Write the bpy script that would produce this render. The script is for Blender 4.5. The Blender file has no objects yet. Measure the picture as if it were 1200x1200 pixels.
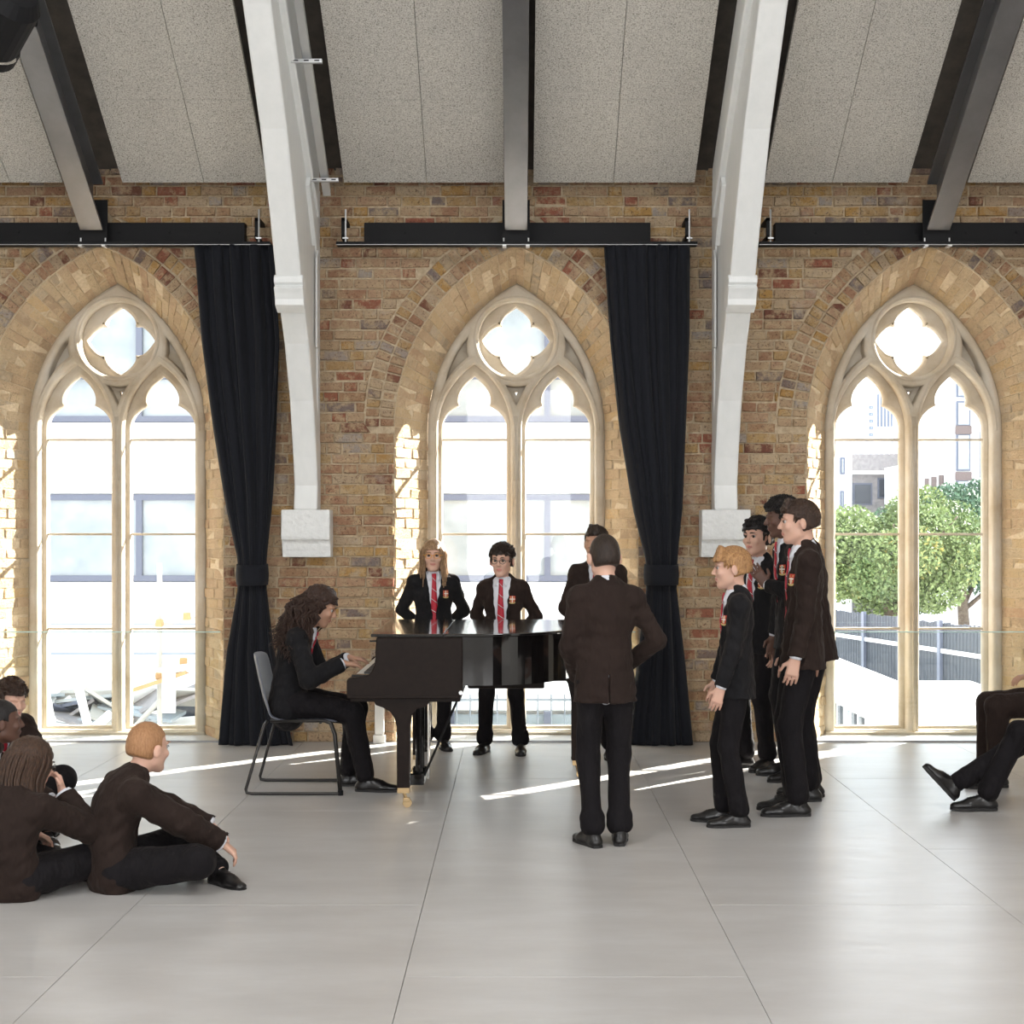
import bpy, bmesh, math, random
import numpy as np
from mathutils import Vector, Matrix

# ------------------------------------------------------------------ camera, world, sun, lights, exposure
S = bpy.context.scene
COL = S.collection
F, X0, YH, H = 1764.0, 608.0, 625.0, 1.55          # focal length (px of 1200), principal point, eye height
cd = bpy.data.cameras.new('camera'); cam = bpy.data.objects.new('camera', cd); COL.objects.link(cam)
cd.sensor_width = 36; cd.lens = 36 * F / 1200
cd.shift_x = (600 - X0) / 1200; cd.shift_y = (YH - 600) / 1200
cam.location = (0, 0, H); cam.rotation_euler = (math.pi / 2, 0, 0)
cd.clip_end = 600
S.camera = cam

w = bpy.data.worlds.new('world'); S.world = w; w.use_nodes = True
wt = w.node_tree; wt.nodes.clear()
wo = wt.nodes.new('ShaderNodeOutputWorld'); bg = wt.nodes.new('ShaderNodeBackground')
tc = wt.nodes.new('ShaderNodeTexCoord'); sx = wt.nodes.new('ShaderNodeSeparateXYZ'); rp = wt.nodes.new('ShaderNodeValToRGB')
wt.links.new(tc.outputs['Generated'], sx.inputs[0]); wt.links.new(sx.outputs['Z'], rp.inputs[0])
rp.color_ramp.elements[0].color = (0.95, 0.97, 1.0, 1); rp.color_ramp.elements[1].color = (0.72, 0.84, 1.0, 1)
wt.links.new(rp.outputs[0], bg.inputs[0]); bg.inputs[1].default_value = 3.0
wt.links.new(bg.outputs[0], wo.inputs[0])

def light(name, kind, loc, energy, color=(1, 1, 1), **kw):
    l = bpy.data.lights.new(name, kind); l.energy = energy; l.color = color
    o = bpy.data.objects.new(name, l); COL.objects.link(o); o.location = loc
    for k, v in kw.items():
        setattr(l, k, v)
    return o
sun = light('sun', 'SUN', (30, 30, 20), 26.0, (1.0, 0.94, 0.86), angle=math.radians(0.5))
SUN_DIR = Vector((-1.0, -0.97, -0.78)).normalized()        # the way the light travels
sun.rotation_euler = SUN_DIR.to_track_quat('-Z', 'Y').to_euler()
# added area fill standing in for unseen windows and rooflights behind the camera
for i, x in enumerate((-3.1, 0.0, 3.1)):
    a = light('fill_behind_camera', 'AREA', (x, -1.2, 2.3), 95, (0.97, 0.98, 1.0), shape='RECTANGLE', size=1.7, size_y=3.2)
    a.rotation_euler = (math.radians(90), 0, 0)
for i, x in enumerate((-3.0, 3.0)):
    a = light('fill_overhead', 'AREA', (x, 3.4, 6.6), 80, (0.97, 0.98, 1.0), shape='RECTANGLE', size=2.4, size_y=1.4)
    a.rotation_euler = (math.radians(18), 0, 0)
S.view_settings.view_transform = 'Standard'; S.view_settings.look = 'None'
S.view_settings.gamma = 1; S.view_settings.exposure = 0.62; S.view_settings.use_curve_mapping = False

rnd = random.Random(7)
nrs = np.random.RandomState(5)

# ------------------------------------------------------------------ helpers
def link(o, parent=None):
    COL.objects.link(o)
    if parent is not None: o.parent = parent
    return o
def tag(o, label=None, cat=None, group=None, kind=None):
    if label: o['label'] = label
    if cat: o['category'] = cat
    if group: o['group'] = group
    if kind: o['kind'] = kind
    return o
def empty(name, loc=(0, 0, 0), rz=0.0):
    o = bpy.data.objects.new(name, None); COL.objects.link(o); o.location = loc; o.rotation_euler = (0, 0, rz)
    o.empty_display_size = 0.1
    return o
def mesh_obj(name, verts, faces, m, parent=None, smooth=False, loc=None):
    me = bpy.data.meshes.new(name); me.from_pydata([tuple(v) for v in verts], [], faces); me.update()
    if m is not None: me.materials.append(m)
    if smooth: me.polygons.foreach_set('use_smooth', [True] * len(me.polygons))
    o = bpy.data.objects.new(name, me); link(o, parent)
    if loc is not None: o.location = loc
    return o
def np_mesh(name, V, Q, m, parent=None, smooth=True):
    me = bpy.data.meshes.new(name)
    n = len(Q); k = Q.shape[1] if n else 4
    me.vertices.add(len(V)); me.vertices.foreach_set('co', V.astype(np.float32).ravel())
    me.loops.add(n * k); me.loops.foreach_set('vertex_index', Q.astype(np.int32).ravel())
    me.polygons.add(n); me.polygons.foreach_set('loop_start', (np.arange(n) * k).astype(np.int32))
    me.polygons.foreach_set('use_smooth', np.full(n, smooth))
    me.update(calc_edges=True); me.validate()
    for mm in (m if isinstance(m, (list, tuple)) else [m]): me.materials.append(mm)
    o = bpy.data.objects.new(name, me); link(o, parent)
    return o
class MB:
    """collects solids, then links them as one mesh object"""
    def __init__(s): s.v = []; s.f = []
    def add(s, vs, fs):
        n = len(s.v); s.v += [tuple(v) for v in vs]; s.f += [tuple(i + n for i in f) for f in fs]; return s
    def box(s, x0, x1, y0, y1, z0, z1, b=0.0, M=None):
        if b <= 0:
            vs = [(x, y, z) for x in (x0, x1) for y in (y0, y1) for z in (z0, z1)]
            fs = [(0, 1, 3, 2), (4, 6, 7, 5), (0, 4, 5, 1), (2, 3, 7, 6), (0, 2, 6, 4), (1, 5, 7, 3)]
        else:
            bm = bmesh.new()
            bmesh.ops.create_cube(bm, size=1)
            for v in bm.verts:
                v.co = Vector(((x0 + x1) / 2 + v.co.x * (x1 - x0), (y0 + y1) / 2 + v.co.y * (y1 - y0), (z0 + z1) / 2 + v.co.z * (z1 - z0)))
            bmesh.ops.bevel(bm, geom=list(bm.edges), offset=b, segments=2, affect='EDGES', profile=0.6)
            bm.verts.index_update()
            vs = [v.co.copy() for v in bm.verts]; fs = [[v.index for v in f.verts] for f in bm.faces]; bm.free()
        if M is not None: vs = [M @ Vector(v) for v in vs]
        return s.add(vs, fs)
    def tube(s, pts, r, n=8, cap=True):
        pts = [Vector(p) for p in pts]; rs = r if isinstance(r, (list, tuple)) else [r] * len(pts)
        vs = []; fs = []; up = None
        for i, p in enumerate(pts):
            t = (pts[min(i + 1, len(pts) - 1)] - pts[max(i - 1, 0)])
            if t.length < 1e-9: t = Vector((0, 0, 1))
            t.normalize()
            if up is None:
                up = Vector((0, 0, 1)) if abs(t.z) < 0.9 else Vector((1, 0, 0))
            a = up - t * up.dot(t)
            if a.length < 1e-6: a = t.orthogonal()
            a.normalize(); up = a; b = t.cross(a)
            for k in range(n):
                q = 2 * math.pi * k / n
                vs.append(p + (a * math.cos(q) + b * math.sin(q)) * rs[i])
        for i in range(len(pts) - 1):
            for k in range(n):
                fs.append((i * n + k, i * n + (k + 1) % n, (i + 1) * n + (k + 1) % n, (i + 1) * n + k))
        if cap:
            fs.append(tuple(reversed(range(n)))); fs.append(tuple((len(pts) - 1) * n + k for k in range(n)))
        return s.add(vs, fs)
    def prism(s, poly, axis, a0, a1):
        """poly: 2D points; axis 'x' -> (y,z) plane, 'y' -> (x,z), 'z' -> (x,y)"""
        n = len(poly)
        def P(p, a):
            return (a, p[0], p[1]) if axis == 'x' else (p[0], a, p[1]) if axis == 'y' else (p[0], p[1], a)
        vs = [P(p, a0) for p in poly] + [P(p, a1) for p in poly]
        fs = [tuple(range(n)), tuple(reversed(range(n, 2 * n)))] + [(i, i + n, (i + 1) % n + n, (i + 1) % n) for i in range(n)]
        return s.add(vs, fs)
    def build(s, name, m, parent=None, smooth=False, bevel=0.0, fix=True):
        me = bpy.data.meshes.new(name); me.from_pydata(s.v, [], s.f); me.update()
        if fix:
            bm = bmesh.new(); bm.from_mesh(me); bmesh.ops.recalc_face_normals(bm, faces=bm.faces); bm.to_mesh(me); bm.free()
        if m is not None: me.materials.append(m)
        if smooth: me.polygons.foreach_set('use_smooth', [True] * len(me.polygons))
        o = bpy.data.objects.new(name, me); link(o, parent)
        if bevel > 0:
            md = o.modifiers.new('bevel', 'BEVEL'); md.width = bevel; md.segments = 2; md.limit_method = 'ANGLE'; md.angle_limit = math.radians(40)
        if smooth and bevel == 0:
            pass
        return o

# ------------------------------------------------------------------ materials
def mat(name, col, rough=0.6, metal=0.0, spec=0.5, **kw):
    m = bpy.data.materials.new(name); m.use_nodes = True
    b = m.node_tree.nodes['Principled BSDF']
    b.inputs['Base Color'].default_value = (*col, 1); b.inputs['Roughness'].default_value = rough
    b.inputs['Metallic'].default_value = metal; b.inputs['Specular IOR Level'].default_value = spec
    for k, v in kw.items(): b.inputs[k].default_value = v
    return m
def N(m, t, **kw):
    n = m.node_tree.nodes.new(t)
    for k, v in kw.items(): setattr(n, k, v)
    return n
def L(m, a, b): m.node_tree.links.new(a, b)
def bsdf(m): return m.node_tree.nodes['Principled BSDF']
def ramp(m, fac, stops, interp='LINEAR'):
    r = N(m, 'ShaderNodeValToRGB'); r.color_ramp.interpolation = interp
    els = r.color_ramp.elements
    els[0].position, els[0].color = stops[0][0], (*stops[0][1], 1)
    els[1].position, els[1].color = stops[-1][0], (*stops[-1][1], 1)
    for p, c in stops[1:-1]:
        e = els.new(p); e.color = (*c, 1)
    L(m, fac, r.inputs[0]); return r.outputs[0]
def coords(m, scale=(1, 1, 1), kind='Object'):
    t = N(m, 'ShaderNodeTexCoord'); mp = N(m, 'ShaderNodeMapping'); mp.inputs['Scale'].default_value = scale
    L(m, t.outputs[kind], mp.inputs[0]); return mp.outputs[0]
def noise(m, vec, scale, detail=4, rough=0.6):
    n = N(m, 'ShaderNodeTexNoise'); n.inputs['Scale'].default_value = scale; n.inputs['Detail'].default_value = detail
    n.inputs['Roughness'].default_value = rough
    if vec is not None: L(m, vec, n.inputs['Vector'])
    return n.outputs['Fac']
def bump(m, h, strength=0.3, dist=0.01):
    b = N(m, 'ShaderNodeBump'); b.inputs['Strength'].default_value = strength; b.inputs['Distance'].default_value = dist
    L(m, h, b.inputs['Height']); L(m, b.outputs[0], bsdf(m).inputs['Normal']); return b
def mixc(m, fac, a, b, mode='MIX'):
    x = N(m, 'ShaderNodeMix', data_type='RGBA', blend_type=mode)
    if isinstance(fac, (int, float)): x.inputs[0].default_value = fac
    else: L(m, fac, x.inputs[0])
    for s_, v in ((6, a), (7, b)):
        if isinstance(v, tuple): x.inputs[s_].default_value = (*v, 1)
        else: L(m, v, x.inputs[s_])
    return x.outputs[2]
def world_pos(m, scale=(1, 1, 1)):
    g = N(m, 'ShaderNodeNewGeometry'); mp = N(m, 'ShaderNodeMapping'); mp.inputs['Scale'].default_value = scale
    L(m, g.outputs['Position'], mp.inputs[0]); return mp.outputs[0]
def noisy(name, c1, c2, scale, rough=0.6, bs=0.2, bd=0.004, sc3=(1, 1, 1), **kw):
    m = mat(name, c1, rough, **kw); v = coords(m, sc3); f = noise(m, v, scale)
    L(m, ramp(m, f, [(0.3, c1), (0.7, c2)]), bsdf(m).inputs['Base Color'])
    if bs: bump(m, f, bs, bd)
    return m

def brick_mat(name, src, pale=0.0):
    m = mat(name, (0.5, 0.35, 0.2), 0.92, spec=0.2)
    if src == 'obj':
        val = N(m, 'ShaderNodeObjectInfo').outputs['Random']
    else:
        a = N(m, 'ShaderNodeAttribute'); a.attribute_name = 'rnd'; val = a.outputs['Fac']
    base = ramp(m, val, [(0.0, (0.47, 0.29, 0.17)), (0.12, (0.58, 0.41, 0.26)), (0.24, (0.46, 0.26, 0.16)), (0.35, (0.56, 0.37, 0.17)),
                         (0.46, (0.55, 0.36, 0.23)), (0.58, (0.60, 0.46, 0.31)), (0.71, (0.40, 0.15, 0.095)), (0.76, (0.57, 0.34, 0.12)),
                         (0.84, (0.27, 0.22, 0.20)), (0.90, (0.46, 0.40, 0.35)), (0.95, (0.24, 0.10, 0.07))], 'CONSTANT')
    wp = world_pos(m)
    f = noise(m, wp, 13, 8, 0.72)
    c = mixc(m, ramp(m, f, [(0.46, (0, 0, 0)), (0.60, (0.80, 0.80, 0.80))]), base, (0.66, 0.50, 0.31))
    fb = noise(m, world_pos(m, (1, 1, 1.6)), 34, 6, 0.75)
    c = mixc(m, ramp(m, fb, [(0.58, (0, 0, 0)), (0.66, (0.55, 0.55, 0.55))]), c, (0.46, 0.23, 0.14))
    f2 = noise(m, wp, 60, 5, 0.75)
    c = mixc(m, ramp(m, f2, [(0.36, (0.9, 0.9, 0.9)), (0.45, (0, 0, 0))]), c, (0.15, 0.085, 0.055))
    f3 = noise(m, wp, 1.3, 3)
    c = mixc(m, ramp(m, f3, [(0.42, (0, 0, 0)), (0.68, (0.32, 0.32, 0.32))]), c, (0.30, 0.16, 0.09))
    f4 = noise(m, wp, 4.5, 5, 0.7)
    c = mixc(m, ramp(m, f4, [(0.58, (0, 0, 0)), (0.72, (0.5, 0.5, 0.5))]), c, (0.66, 0.58, 0.47))
    if pale: c = mixc(m, pale, c, (0.84, 0.67, 0.43))
    L(m, c, bsdf(m).inputs['Base Color'])
    h = N(m, 'ShaderNodeMath', operation='ADD'); L(m, f, h.inputs[0]); L(m, f2, h.inputs[1])
    bump(m, h.outputs[0], 1.0, 0.022)
    return m
M_brick_o = brick_mat('brick_single', 'obj'); M_brick_a = brick_mat('brick_joined', 'attr')
M_brick_r = brick_mat('brick_reveal', 'obj', 0.50)  # pale cream brick; bounced light on the reveals is partly put into the colour
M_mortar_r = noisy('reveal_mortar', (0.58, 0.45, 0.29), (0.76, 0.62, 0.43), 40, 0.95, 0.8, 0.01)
M_mortar = noisy('mortar', (0.36, 0.27, 0.17), (0.56, 0.45, 0.31), 30, 0.95, 0.8, 0.01)
def stone_mat():
    m = mat('limestone', (0.6, 0.5, 0.35), 0.8, spec=0.3); wp = world_pos(m)
    f = noise(m, wp, 3.2, 6, 0.6)
    c = ramp(m, f, [(0.3, (0.42, 0.34, 0.24)), (0.5, (0.52, 0.45, 0.35)), (0.72, (0.60, 0.545, 0.46))])
    L(m, c, bsdf(m).inputs['Base Color']); bump(m, noise(m, wp, 60, 5), 0.25, 0.004); return m
M_stone = stone_mat()
def acoustic():
    m = mat('wood_wool', (0.4, 0.38, 0.35), 0.95, spec=0.1); wp = world_pos(m)
    f = noise(m, wp, 120, 3, 0.8); f2 = noise(m, wp, 2.5, 3)
    c = ramp(m, f, [(0.34, (0.15, 0.135, 0.115)), (0.48, (0.60, 0.575, 0.525)), (0.66, (0.80, 0.775, 0.72))])
    c = mixc(m, 0.3, c, ramp(m, f2, [(0.3, (0.38, 0.36, 0.33)), (0.7, (0.62, 0.60, 0.54))]), 'MULTIPLY')
    L(m, c, bsdf(m).inputs['Base Color']); bump(m, f, 0.6, 0.006); return m
M_acoustic = acoustic()
def floor_mat():
    m = mat('stone_effect_floor', (0.5, 0.48, 0.45), 0.42, spec=0.5); wp = world_pos(m, (0.6, 1.6, 1))
    f = noise(m, wp, 2.2, 7, 0.65); f2 = noise(m, world_pos(m, (1, 5, 1)), 5, 6, 0.7)
    r = N(m, 'ShaderNodeObjectInfo').outputs['Random']
    c = ramp(m, f, [(0.3, (0.45, 0.435, 0.42)), (0.5, (0.50, 0.485, 0.47)), (0.72, (0.56, 0.55, 0.54))])
    c = mixc(m, ramp(m, f2, [(0.35, (0.25, 0.25, 0.25)), (0.6, (0, 0, 0))]), c, (0.41, 0.385, 0.36))
    c = mixc(m, 0.10, c, ramp(m, r, [(0, (0.6, 0.6, 0.6)), (1, (1, 1, 1))]), 'MULTIPLY')
    L(m, c, bsdf(m).inputs['Base Color'])
    L(m, ramp(m, f2, [(0.3, (0.30,) * 3), (0.7, (0.40,) * 3)]), bsdf(m).inputs['Roughness'])
    bump(m, f2, 0.04, 0.002); return m
M_floor = floor_mat()
M_joint = mat('floor_joint', (0.22, 0.20, 0.18), 0.9)
M_white_wood = noisy('white_painted_timber', (0.76, 0.775, 0.765), (0.81, 0.82, 0.81), 14, 0.45, 0.12, 0.004, (1, 1, 0.15))
M_white_stone = noisy('white_painted_stone', (0.76, 0.77, 0.76), (0.82, 0.83, 0.82), 26, 0.6, 0.8, 0.02)
M_plaster = noisy('plaster', (0.72, 0.70, 0.66), (0.78, 0.76, 0.72), 3, 0.9, 0)
M_steel = noisy('grey_painted_steel', (0.20, 0.20, 0.21), (0.24, 0.24, 0.25), 5, 0.33, 0.02, 0.001, metal=0.8)
M_deck = noisy('dark_deck', (0.06, 0.052, 0.045), (0.10, 0.085, 0.07), 8, 0.8, 0)
M_black = mat('black_powder_coat', (0.008, 0.008, 0.009), 0.6, spec=0.2)
M_galv = mat('galvanised', (0.6, 0.61, 0.62), 0.35, metal=0.8)
M_alu = mat('aluminium_edge', (0.35, 0.35, 0.35), 0.4, metal=0.7)
def curtain_mat():
    m = mat('black_curtain', (0.011, 0.012, 0.016), 0.85, spec=0.15); v = coords(m, (40, 40, 6))
    bump(m, noise(m, v, 6, 4), 0.15, 0.003)
    bsdf(m).inputs['Sheen Weight'].default_value = 0.06; bsdf(m).inputs['Sheen Roughness'].default_value = 0.5
    return m
M_curtain = curtain_mat()
def glass_mat(name, tint=(0.985, 0.995, 0.992), gl=1.0):
    m = bpy.data.materials.new(name); m.use_nodes = True; t = m.node_tree; t.nodes.clear()
    o = t.nodes.new('ShaderNodeOutputMaterial'); mx = t.nodes.new('ShaderNodeMixShader')
    a = t.nodes.new('ShaderNodeBsdfTransparent'); g = t.nodes.new('ShaderNodeBsdfGlossy'); f = t.nodes.new('ShaderNodeFresnel')
    a.inputs[0].default_value = (*tint, 1); g.inputs['Roughness'].default_value = 0.02
    ge = t.nodes.new('ShaderNodeNewGeometry'); ma = t.nodes.new('ShaderNodeMath'); ma.operation = 'MULTIPLY_ADD'
    ma.inputs[1].default_value = 1 / 1.35 - 1.35; ma.inputs[2].default_value = 1.35      # same index seen from inside the thin pane
    t.links.new(ge.outputs['Backfacing'], ma.inputs[0]); t.links.new(ma.outputs[0], f.inputs[0])
    t.links.new(f.outputs[0], mx.inputs[0]); t.links.new(a.outputs[0], mx.inputs[1]); t.links.new(g.outputs[0], mx.inputs[2])
    t.links.new(mx.outputs[0], o.inputs[0]); return m
M_glass = glass_mat('window_glass'); M_glass2 = glass_mat('balustrade_glass', (0.965, 0.985, 0.98))
M_glass_edge = mat('glass_edge', (0.55, 0.75, 0.70), 0.15)

# ------------------------------------------------------------------ numbers of the hall
YF, YW = 11.19, 11.62                   # wall face and window frame plane
WX = (-3.10, -0.02, 3.045)              # window centres
TX = (-1.558, 1.515)                    # roof trusses
SPR = 2.34
FW, FC, FR = 0.904, 0.556, 1.46         # brick arch on the wall face: half width, centre offset, radius
GW, GC, GR = 0.685, 0.606, 1.291        # stone frame arch
XL, XR, YB = -5.2, 5.2, -1.6
TAN = 0.637
def ceil_z(y): return 4.10 + TAN * (10.95 - y)
def soffit_z(y): return 3.73 + TAN * (10.95 - y)
def arch_path(w, c, R, spr, z0=0.0, nj=12, na=18):
    """right foot -> apex -> left foot of a pointed arch, as (x, z)"""
    th = math.acos(c / R); pts = [(w, z0 + (spr - z0) * i / nj) for i in range(nj)]
    pts += [(R * math.cos(th * i / na) - c, spr + R * math.sin(th * i / na)) for i in range(na + 1)]
    return pts + [(-x, z) for x, z in reversed(pts[:-1])]
def curve_solid(name, loops, y, half, bev, m, parent=None, res=1):
    """2D outlines with holes (even-odd), extruded and chamfered, stood up in the XZ plane at depth y"""
    cu = bpy.data.curves.new(name, 'CURVE'); cu.dimensions = '2D'; cu.fill_mode = 'BOTH'
    cu.extrude = half - bev; cu.bevel_depth = bev; cu.bevel_resolution = res; cu.offset = -bev
    for lp in loops:
        sp = cu.splines.new('POLY'); sp.points.add(len(lp) - 1); sp.use_cyclic_u = True
        for p, q in zip(sp.points, lp): p.co = (q[0], q[1], 0, 1)
    t = bpy.data.objects.new('tmp', cu); COL.objects.link(t)
    dg = bpy.context.evaluated_depsgraph_get()
    me = bpy.data.meshes.new_from_object(t.evaluated_get(dg))
    bpy.data.objects.remove(t); bpy.data.curves.remove(cu)
    me.transform(Matrix(((1, 0, 0, 0), (0, 0, -1, y), (0, 1, 0, 0), (0, 0, 0, 1))))
    me.materials.clear(); me.materials.append(m); me.name = name
    for p in me.polygons: p.material_index = 0
    o = bpy.data.objects.new(name, me); link(o, parent); return o

# ------------------------------------------------------------------ floor
fl = MB().box(XL, XR, YB, YW, -0.2, -0.012).build('floor', M_joint); tag(fl, kind='structure')
pv = {}
PWID, PLEN = 1.2, 2.13
for ci in range(-5, 5):
    xa = 0.80 + ci * PWID
    off = 4.15 if ci % 2 == 0 else 5.26
    for r_ in range(-4, 5):
        ya = off + r_ * PLEN
        xa2, xb2, ya2, yb2 = max(xa, XL), min(xa + PWID, XR), max(ya, YB), min(ya + PLEN, YW - 0.02)
        if xb2 - xa2 < 0.05 or yb2 - ya2 < 0.05: continue
        key = (round(xb2 - xa2, 3), round(yb2 - ya2, 3))
        if key not in pv:
            o = MB().box(0.0012, key[0] - 0.0012, 0.0012, key[1] - 0.0012, -0.012, 0.0, 0.001).build('floor_panel', M_floor, fl); pv[key] = o
        else:
            o = pv[key].copy(); link(o, fl)
        o.location = (xa2, ya2, 0)

# ------------------------------------------------------------------ front wall of brick
wall = empty('wall_front'); tag(wall, kind='structure')
loops = [[(XL, -0.2), (XR, -0.2), (XR, 4.75), (XL, 4.75)]]
for x in WX: loops.append([(x + a, b) for a, b in arch_path(FW, FC, FR, SPR, -0.1)])
curve_solid('mortar_bed', loops, YF + 0.03, 0.03, 0.0, M_mortar, wall)
loops = [[(XL, -0.2), (XR, -0.2), (XR, 4.75), (XL, 4.75)]]
for x in WX: loops.append([(x + a, b) for a, b in arch_path(GW + 0.02, GC, GR + 0.02, SPR, -0.1)])
curve_solid('outer_leaf', loops, YW + 0.30, 0.06, 0.0, M_mortar, wall)
RING = 0.225
def ring_w(z):
    """half width that the arch (with its brick ring above the springing) takes out of the coursed wall"""
    if z <= SPR: return FW
    R = FR + RING; q = R * R - (z - SPR) ** 2
    return -1 if q <= FC * FC else math.sqrt(q) - FC
def prism_brick(quad, yb, yf, inset, jit, R):
    """quad: 4 (x,z) corners; front face inset and a little uneven"""
    cx = sum(q[0] for q in quad) / 4; cz = sum(q[1] for q in quad) / 4
    vs = [(q[0], yb, q[1]) for q in quad]
    for q in quad:
        dx = cx - q[0]; dz = cz - q[1]
        vs.append((q[0] + math.copysign(min(inset, abs(dx) * 0.6), dx) + R.uniform(-jit, jit), yf + R.uniform(-jit, jit) * 0.8, q[1] + math.copysign(min(inset, abs(dz) * 0.6), dz) + R.uniform(-jit, jit)))
    fs = [(4, 5, 6, 7)] + [(i, (i + 1) % 4, (i + 1) % 4 + 4, i + 4) for i in range(4)]
    return vs, fs
BL, BH, J = 0.222, 0.0765, 0.006
face = []                                 # (quad, full)
for r_ in range(int(4.6 / BH) + 1):
    z0 = r_ * BH + J / 2; z1 = (r_ + 1) * BH - J / 2
    x = XL + (0.0 if r_ % 2 == 0 else -0.06); k = rnd.random() < 0.5
    while x < XR:
        wd = BL if (k or rnd.random() < 0.15) else BL / 2; k = not k
        wd *= rnd.uniform(0.96, 1.04)
        a, b = max(x, XL) + J / 2, min(x + wd, XR) - J / 2; x += wd
        segs = [[a, a, b, b]]               # x at (bottom left, top left, bottom right, top right)
        for c in WX:
            nw = []
            for s_ in segs:
                wb, wt_ = ring_w(z0), ring_w(z1)
                if wb < 0 and wt_ < 0: nw.append(s_); continue
                wb = max(wb, 0); wt_ = max(wt_, 0)
                lb, lt, rb, rt = s_
                if max(rb, rt) <= c - max(wb, wt_) or min(lb, lt) >= c + max(wb, wt_): nw.append(s_); continue
                l = [lb, lt, min(rb, c - wb - J / 2), min(rt, c - wt_ - J / 2)]
                if l[2] - l[0] > 0.02 and l[3] - l[1] > 0.005: nw.append(l)
                q = [max(lb, c + wb + J / 2), max(lt, c + wt_ + J / 2), rb, rt]
                if q[2] - q[0] > 0.02 and q[3] - q[1] > 0.005: nw.append(q)
            segs = nw
        for lb, lt, rb, rt in segs:
            if rb - lb < 0.02: continue
            face.append([(lb, z0), (rb, z0), (rt, z1), (lt, z1)])
for c in WX:                              # ring of bricks on edge round each arch
    th = math.acos(FC / FR); n = 27
    for sgn in (1, -1):
        for i in range(n):
            a0, a1 = th * i / n + 0.003, th * (i + 1) / n - 0.003
            for r0, r1 in ((FR + 0.004, FR + RING / 2 - 0.004), (FR + RING / 2 + 0.004, FR + RING - 0.006)):
                q = [(c + sgn * (r * math.cos(a) - FC), SPR + r * math.sin(a)) for r, a in ((r0, a0), (r1, a0), (r1, a1), (r0, a1))]
                if sgn < 0: q = q[::-1]
                if min(sgn * (p[0] - c) for p in q) < 0: continue
                face.append(q)
def seen(q):
    x = sum(p[0] for p in q) / 4; z = sum(p[1] for p in q) / 4
    if z > 3.66 or abs(x - TX[0]) < 0.16 or abs(x - TX[1]) < 0.16: return 99
    d = 0
    if -2.35 < x < -1.72 or 0.62 < x < 1.3: d += 2
    if not -3.7 < x < 3.7: d += 9
    if z < 1.4: d += abs(z - 1.4) * 0.3
    return d + abs(x) * 0.2
order = sorted(range(len(face)), key=lambda i: seen(face[i]))
single = set(order[:300])
sv = []; sf = []; sr = []
for i, q in enumerate(face):
    yf = YF - 0.012 + rnd.uniform(-0.010, 0.009)
    vs, fs = prism_brick(q, YF + 0.01, yf, 0.006, 0.0055, rnd)
    if i in single:
        cx = q[0][0]; cz = q[0][1]
        mesh_obj('brick', [(v[0] - cx, v[1] - YF, v[2] - cz) for v in vs], fs, M_brick_o, wall, loc=(cx, YF, cz))
    else:
        n = len(sv); sv += vs; sf += [tuple(k + n for k in f) for f in fs]; sr += [rnd.random()] * 5
jb = mesh_obj('brickwork', sv, sf, M_brick_a, wall); tag(jb, kind='stuff')
at = jb.data.attributes.new('rnd', 'FLOAT', 'FACE'); at.data.foreach_set('value', sr)

# reveals: bricks on the splayed surface between wall face and stone frame
thF = math.acos(FC / FR); thG = math.acos(GC / GR)
NJ, NA = 31, 22
def rev_pt(t, u):
    """t in [0, NJ+NA] courses on the right side, u 0 = wall face, 1 = frame"""
    if t <= NJ:
        z = SPR * t / NJ; return Vector((FW + (GW - FW) * u, YF + (YW - YF) * u, z))
    a = (t - NJ) / NA
    f = Vector((FR * math.cos(thF * a) - FC, YF, SPR + FR * math.sin(thF * a)))
    g = Vector((GR * math.cos(thG * a) - GC, YW, SPR + GR * math.sin(thG * a)))
    return f.lerp(g, u)
rev_bricks = []
for sgn in (1, -1):
    for t in range(NJ + NA):
        cuts = [0, 0.5, 1] if t % 2 == 0 else [0, 0.26, 0.76, 1]
        cuts = [min(1, max(0, c + (rnd.uniform(-0.05, 0.05) if 0 < c < 1 else 0))) for c in cuts]
        for u0, u1 in zip(cuts[:-1], cuts[1:]):
            cs = [rev_pt(t + 0.03, u0 + 0.006), rev_pt(t + 0.03, u1 - 0.006), rev_pt(t + 0.97, u1 - 0.006), rev_pt(t + 0.97, u0 + 0.006)]
            nrm = (cs[1] - cs[0]).cross(cs[3] - cs[0]).normalized()
            ce = sum(cs, Vector()) / 4
            if nrm.x * ce.x + nrm.z * max(0, ce.z - SPR) > 0: nrm = -nrm
            h_ = 0.004 + rnd.uniform(-0.003, 0.007)
            vs = [c - nrm * -0.0 for c in cs] + [c.lerp(ce, 0.09) + nrm * (h_ + rnd.uniform(-0.004, 0.004)) + Vector((rnd.uniform(-.004, .004), rnd.uniform(-.006, .006), rnd.uniform(-.005, .005))) for c in cs]
            if sgn < 0: vs = [Vector((-v.x, v.y, v.z)) for v in vs]
            o = vs[0].copy()
            me = bpy.data.meshes.new('brick'); me.from_pydata([tuple(v - o) for v in vs], [], [(4, 5, 6, 7), (0, 1, 5, 4), (1, 2, 6, 5), (2, 3, 7, 6), (3, 0, 4, 7)])
            me.materials.append(M_brick_r); rev_bricks.append((me, o))
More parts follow.
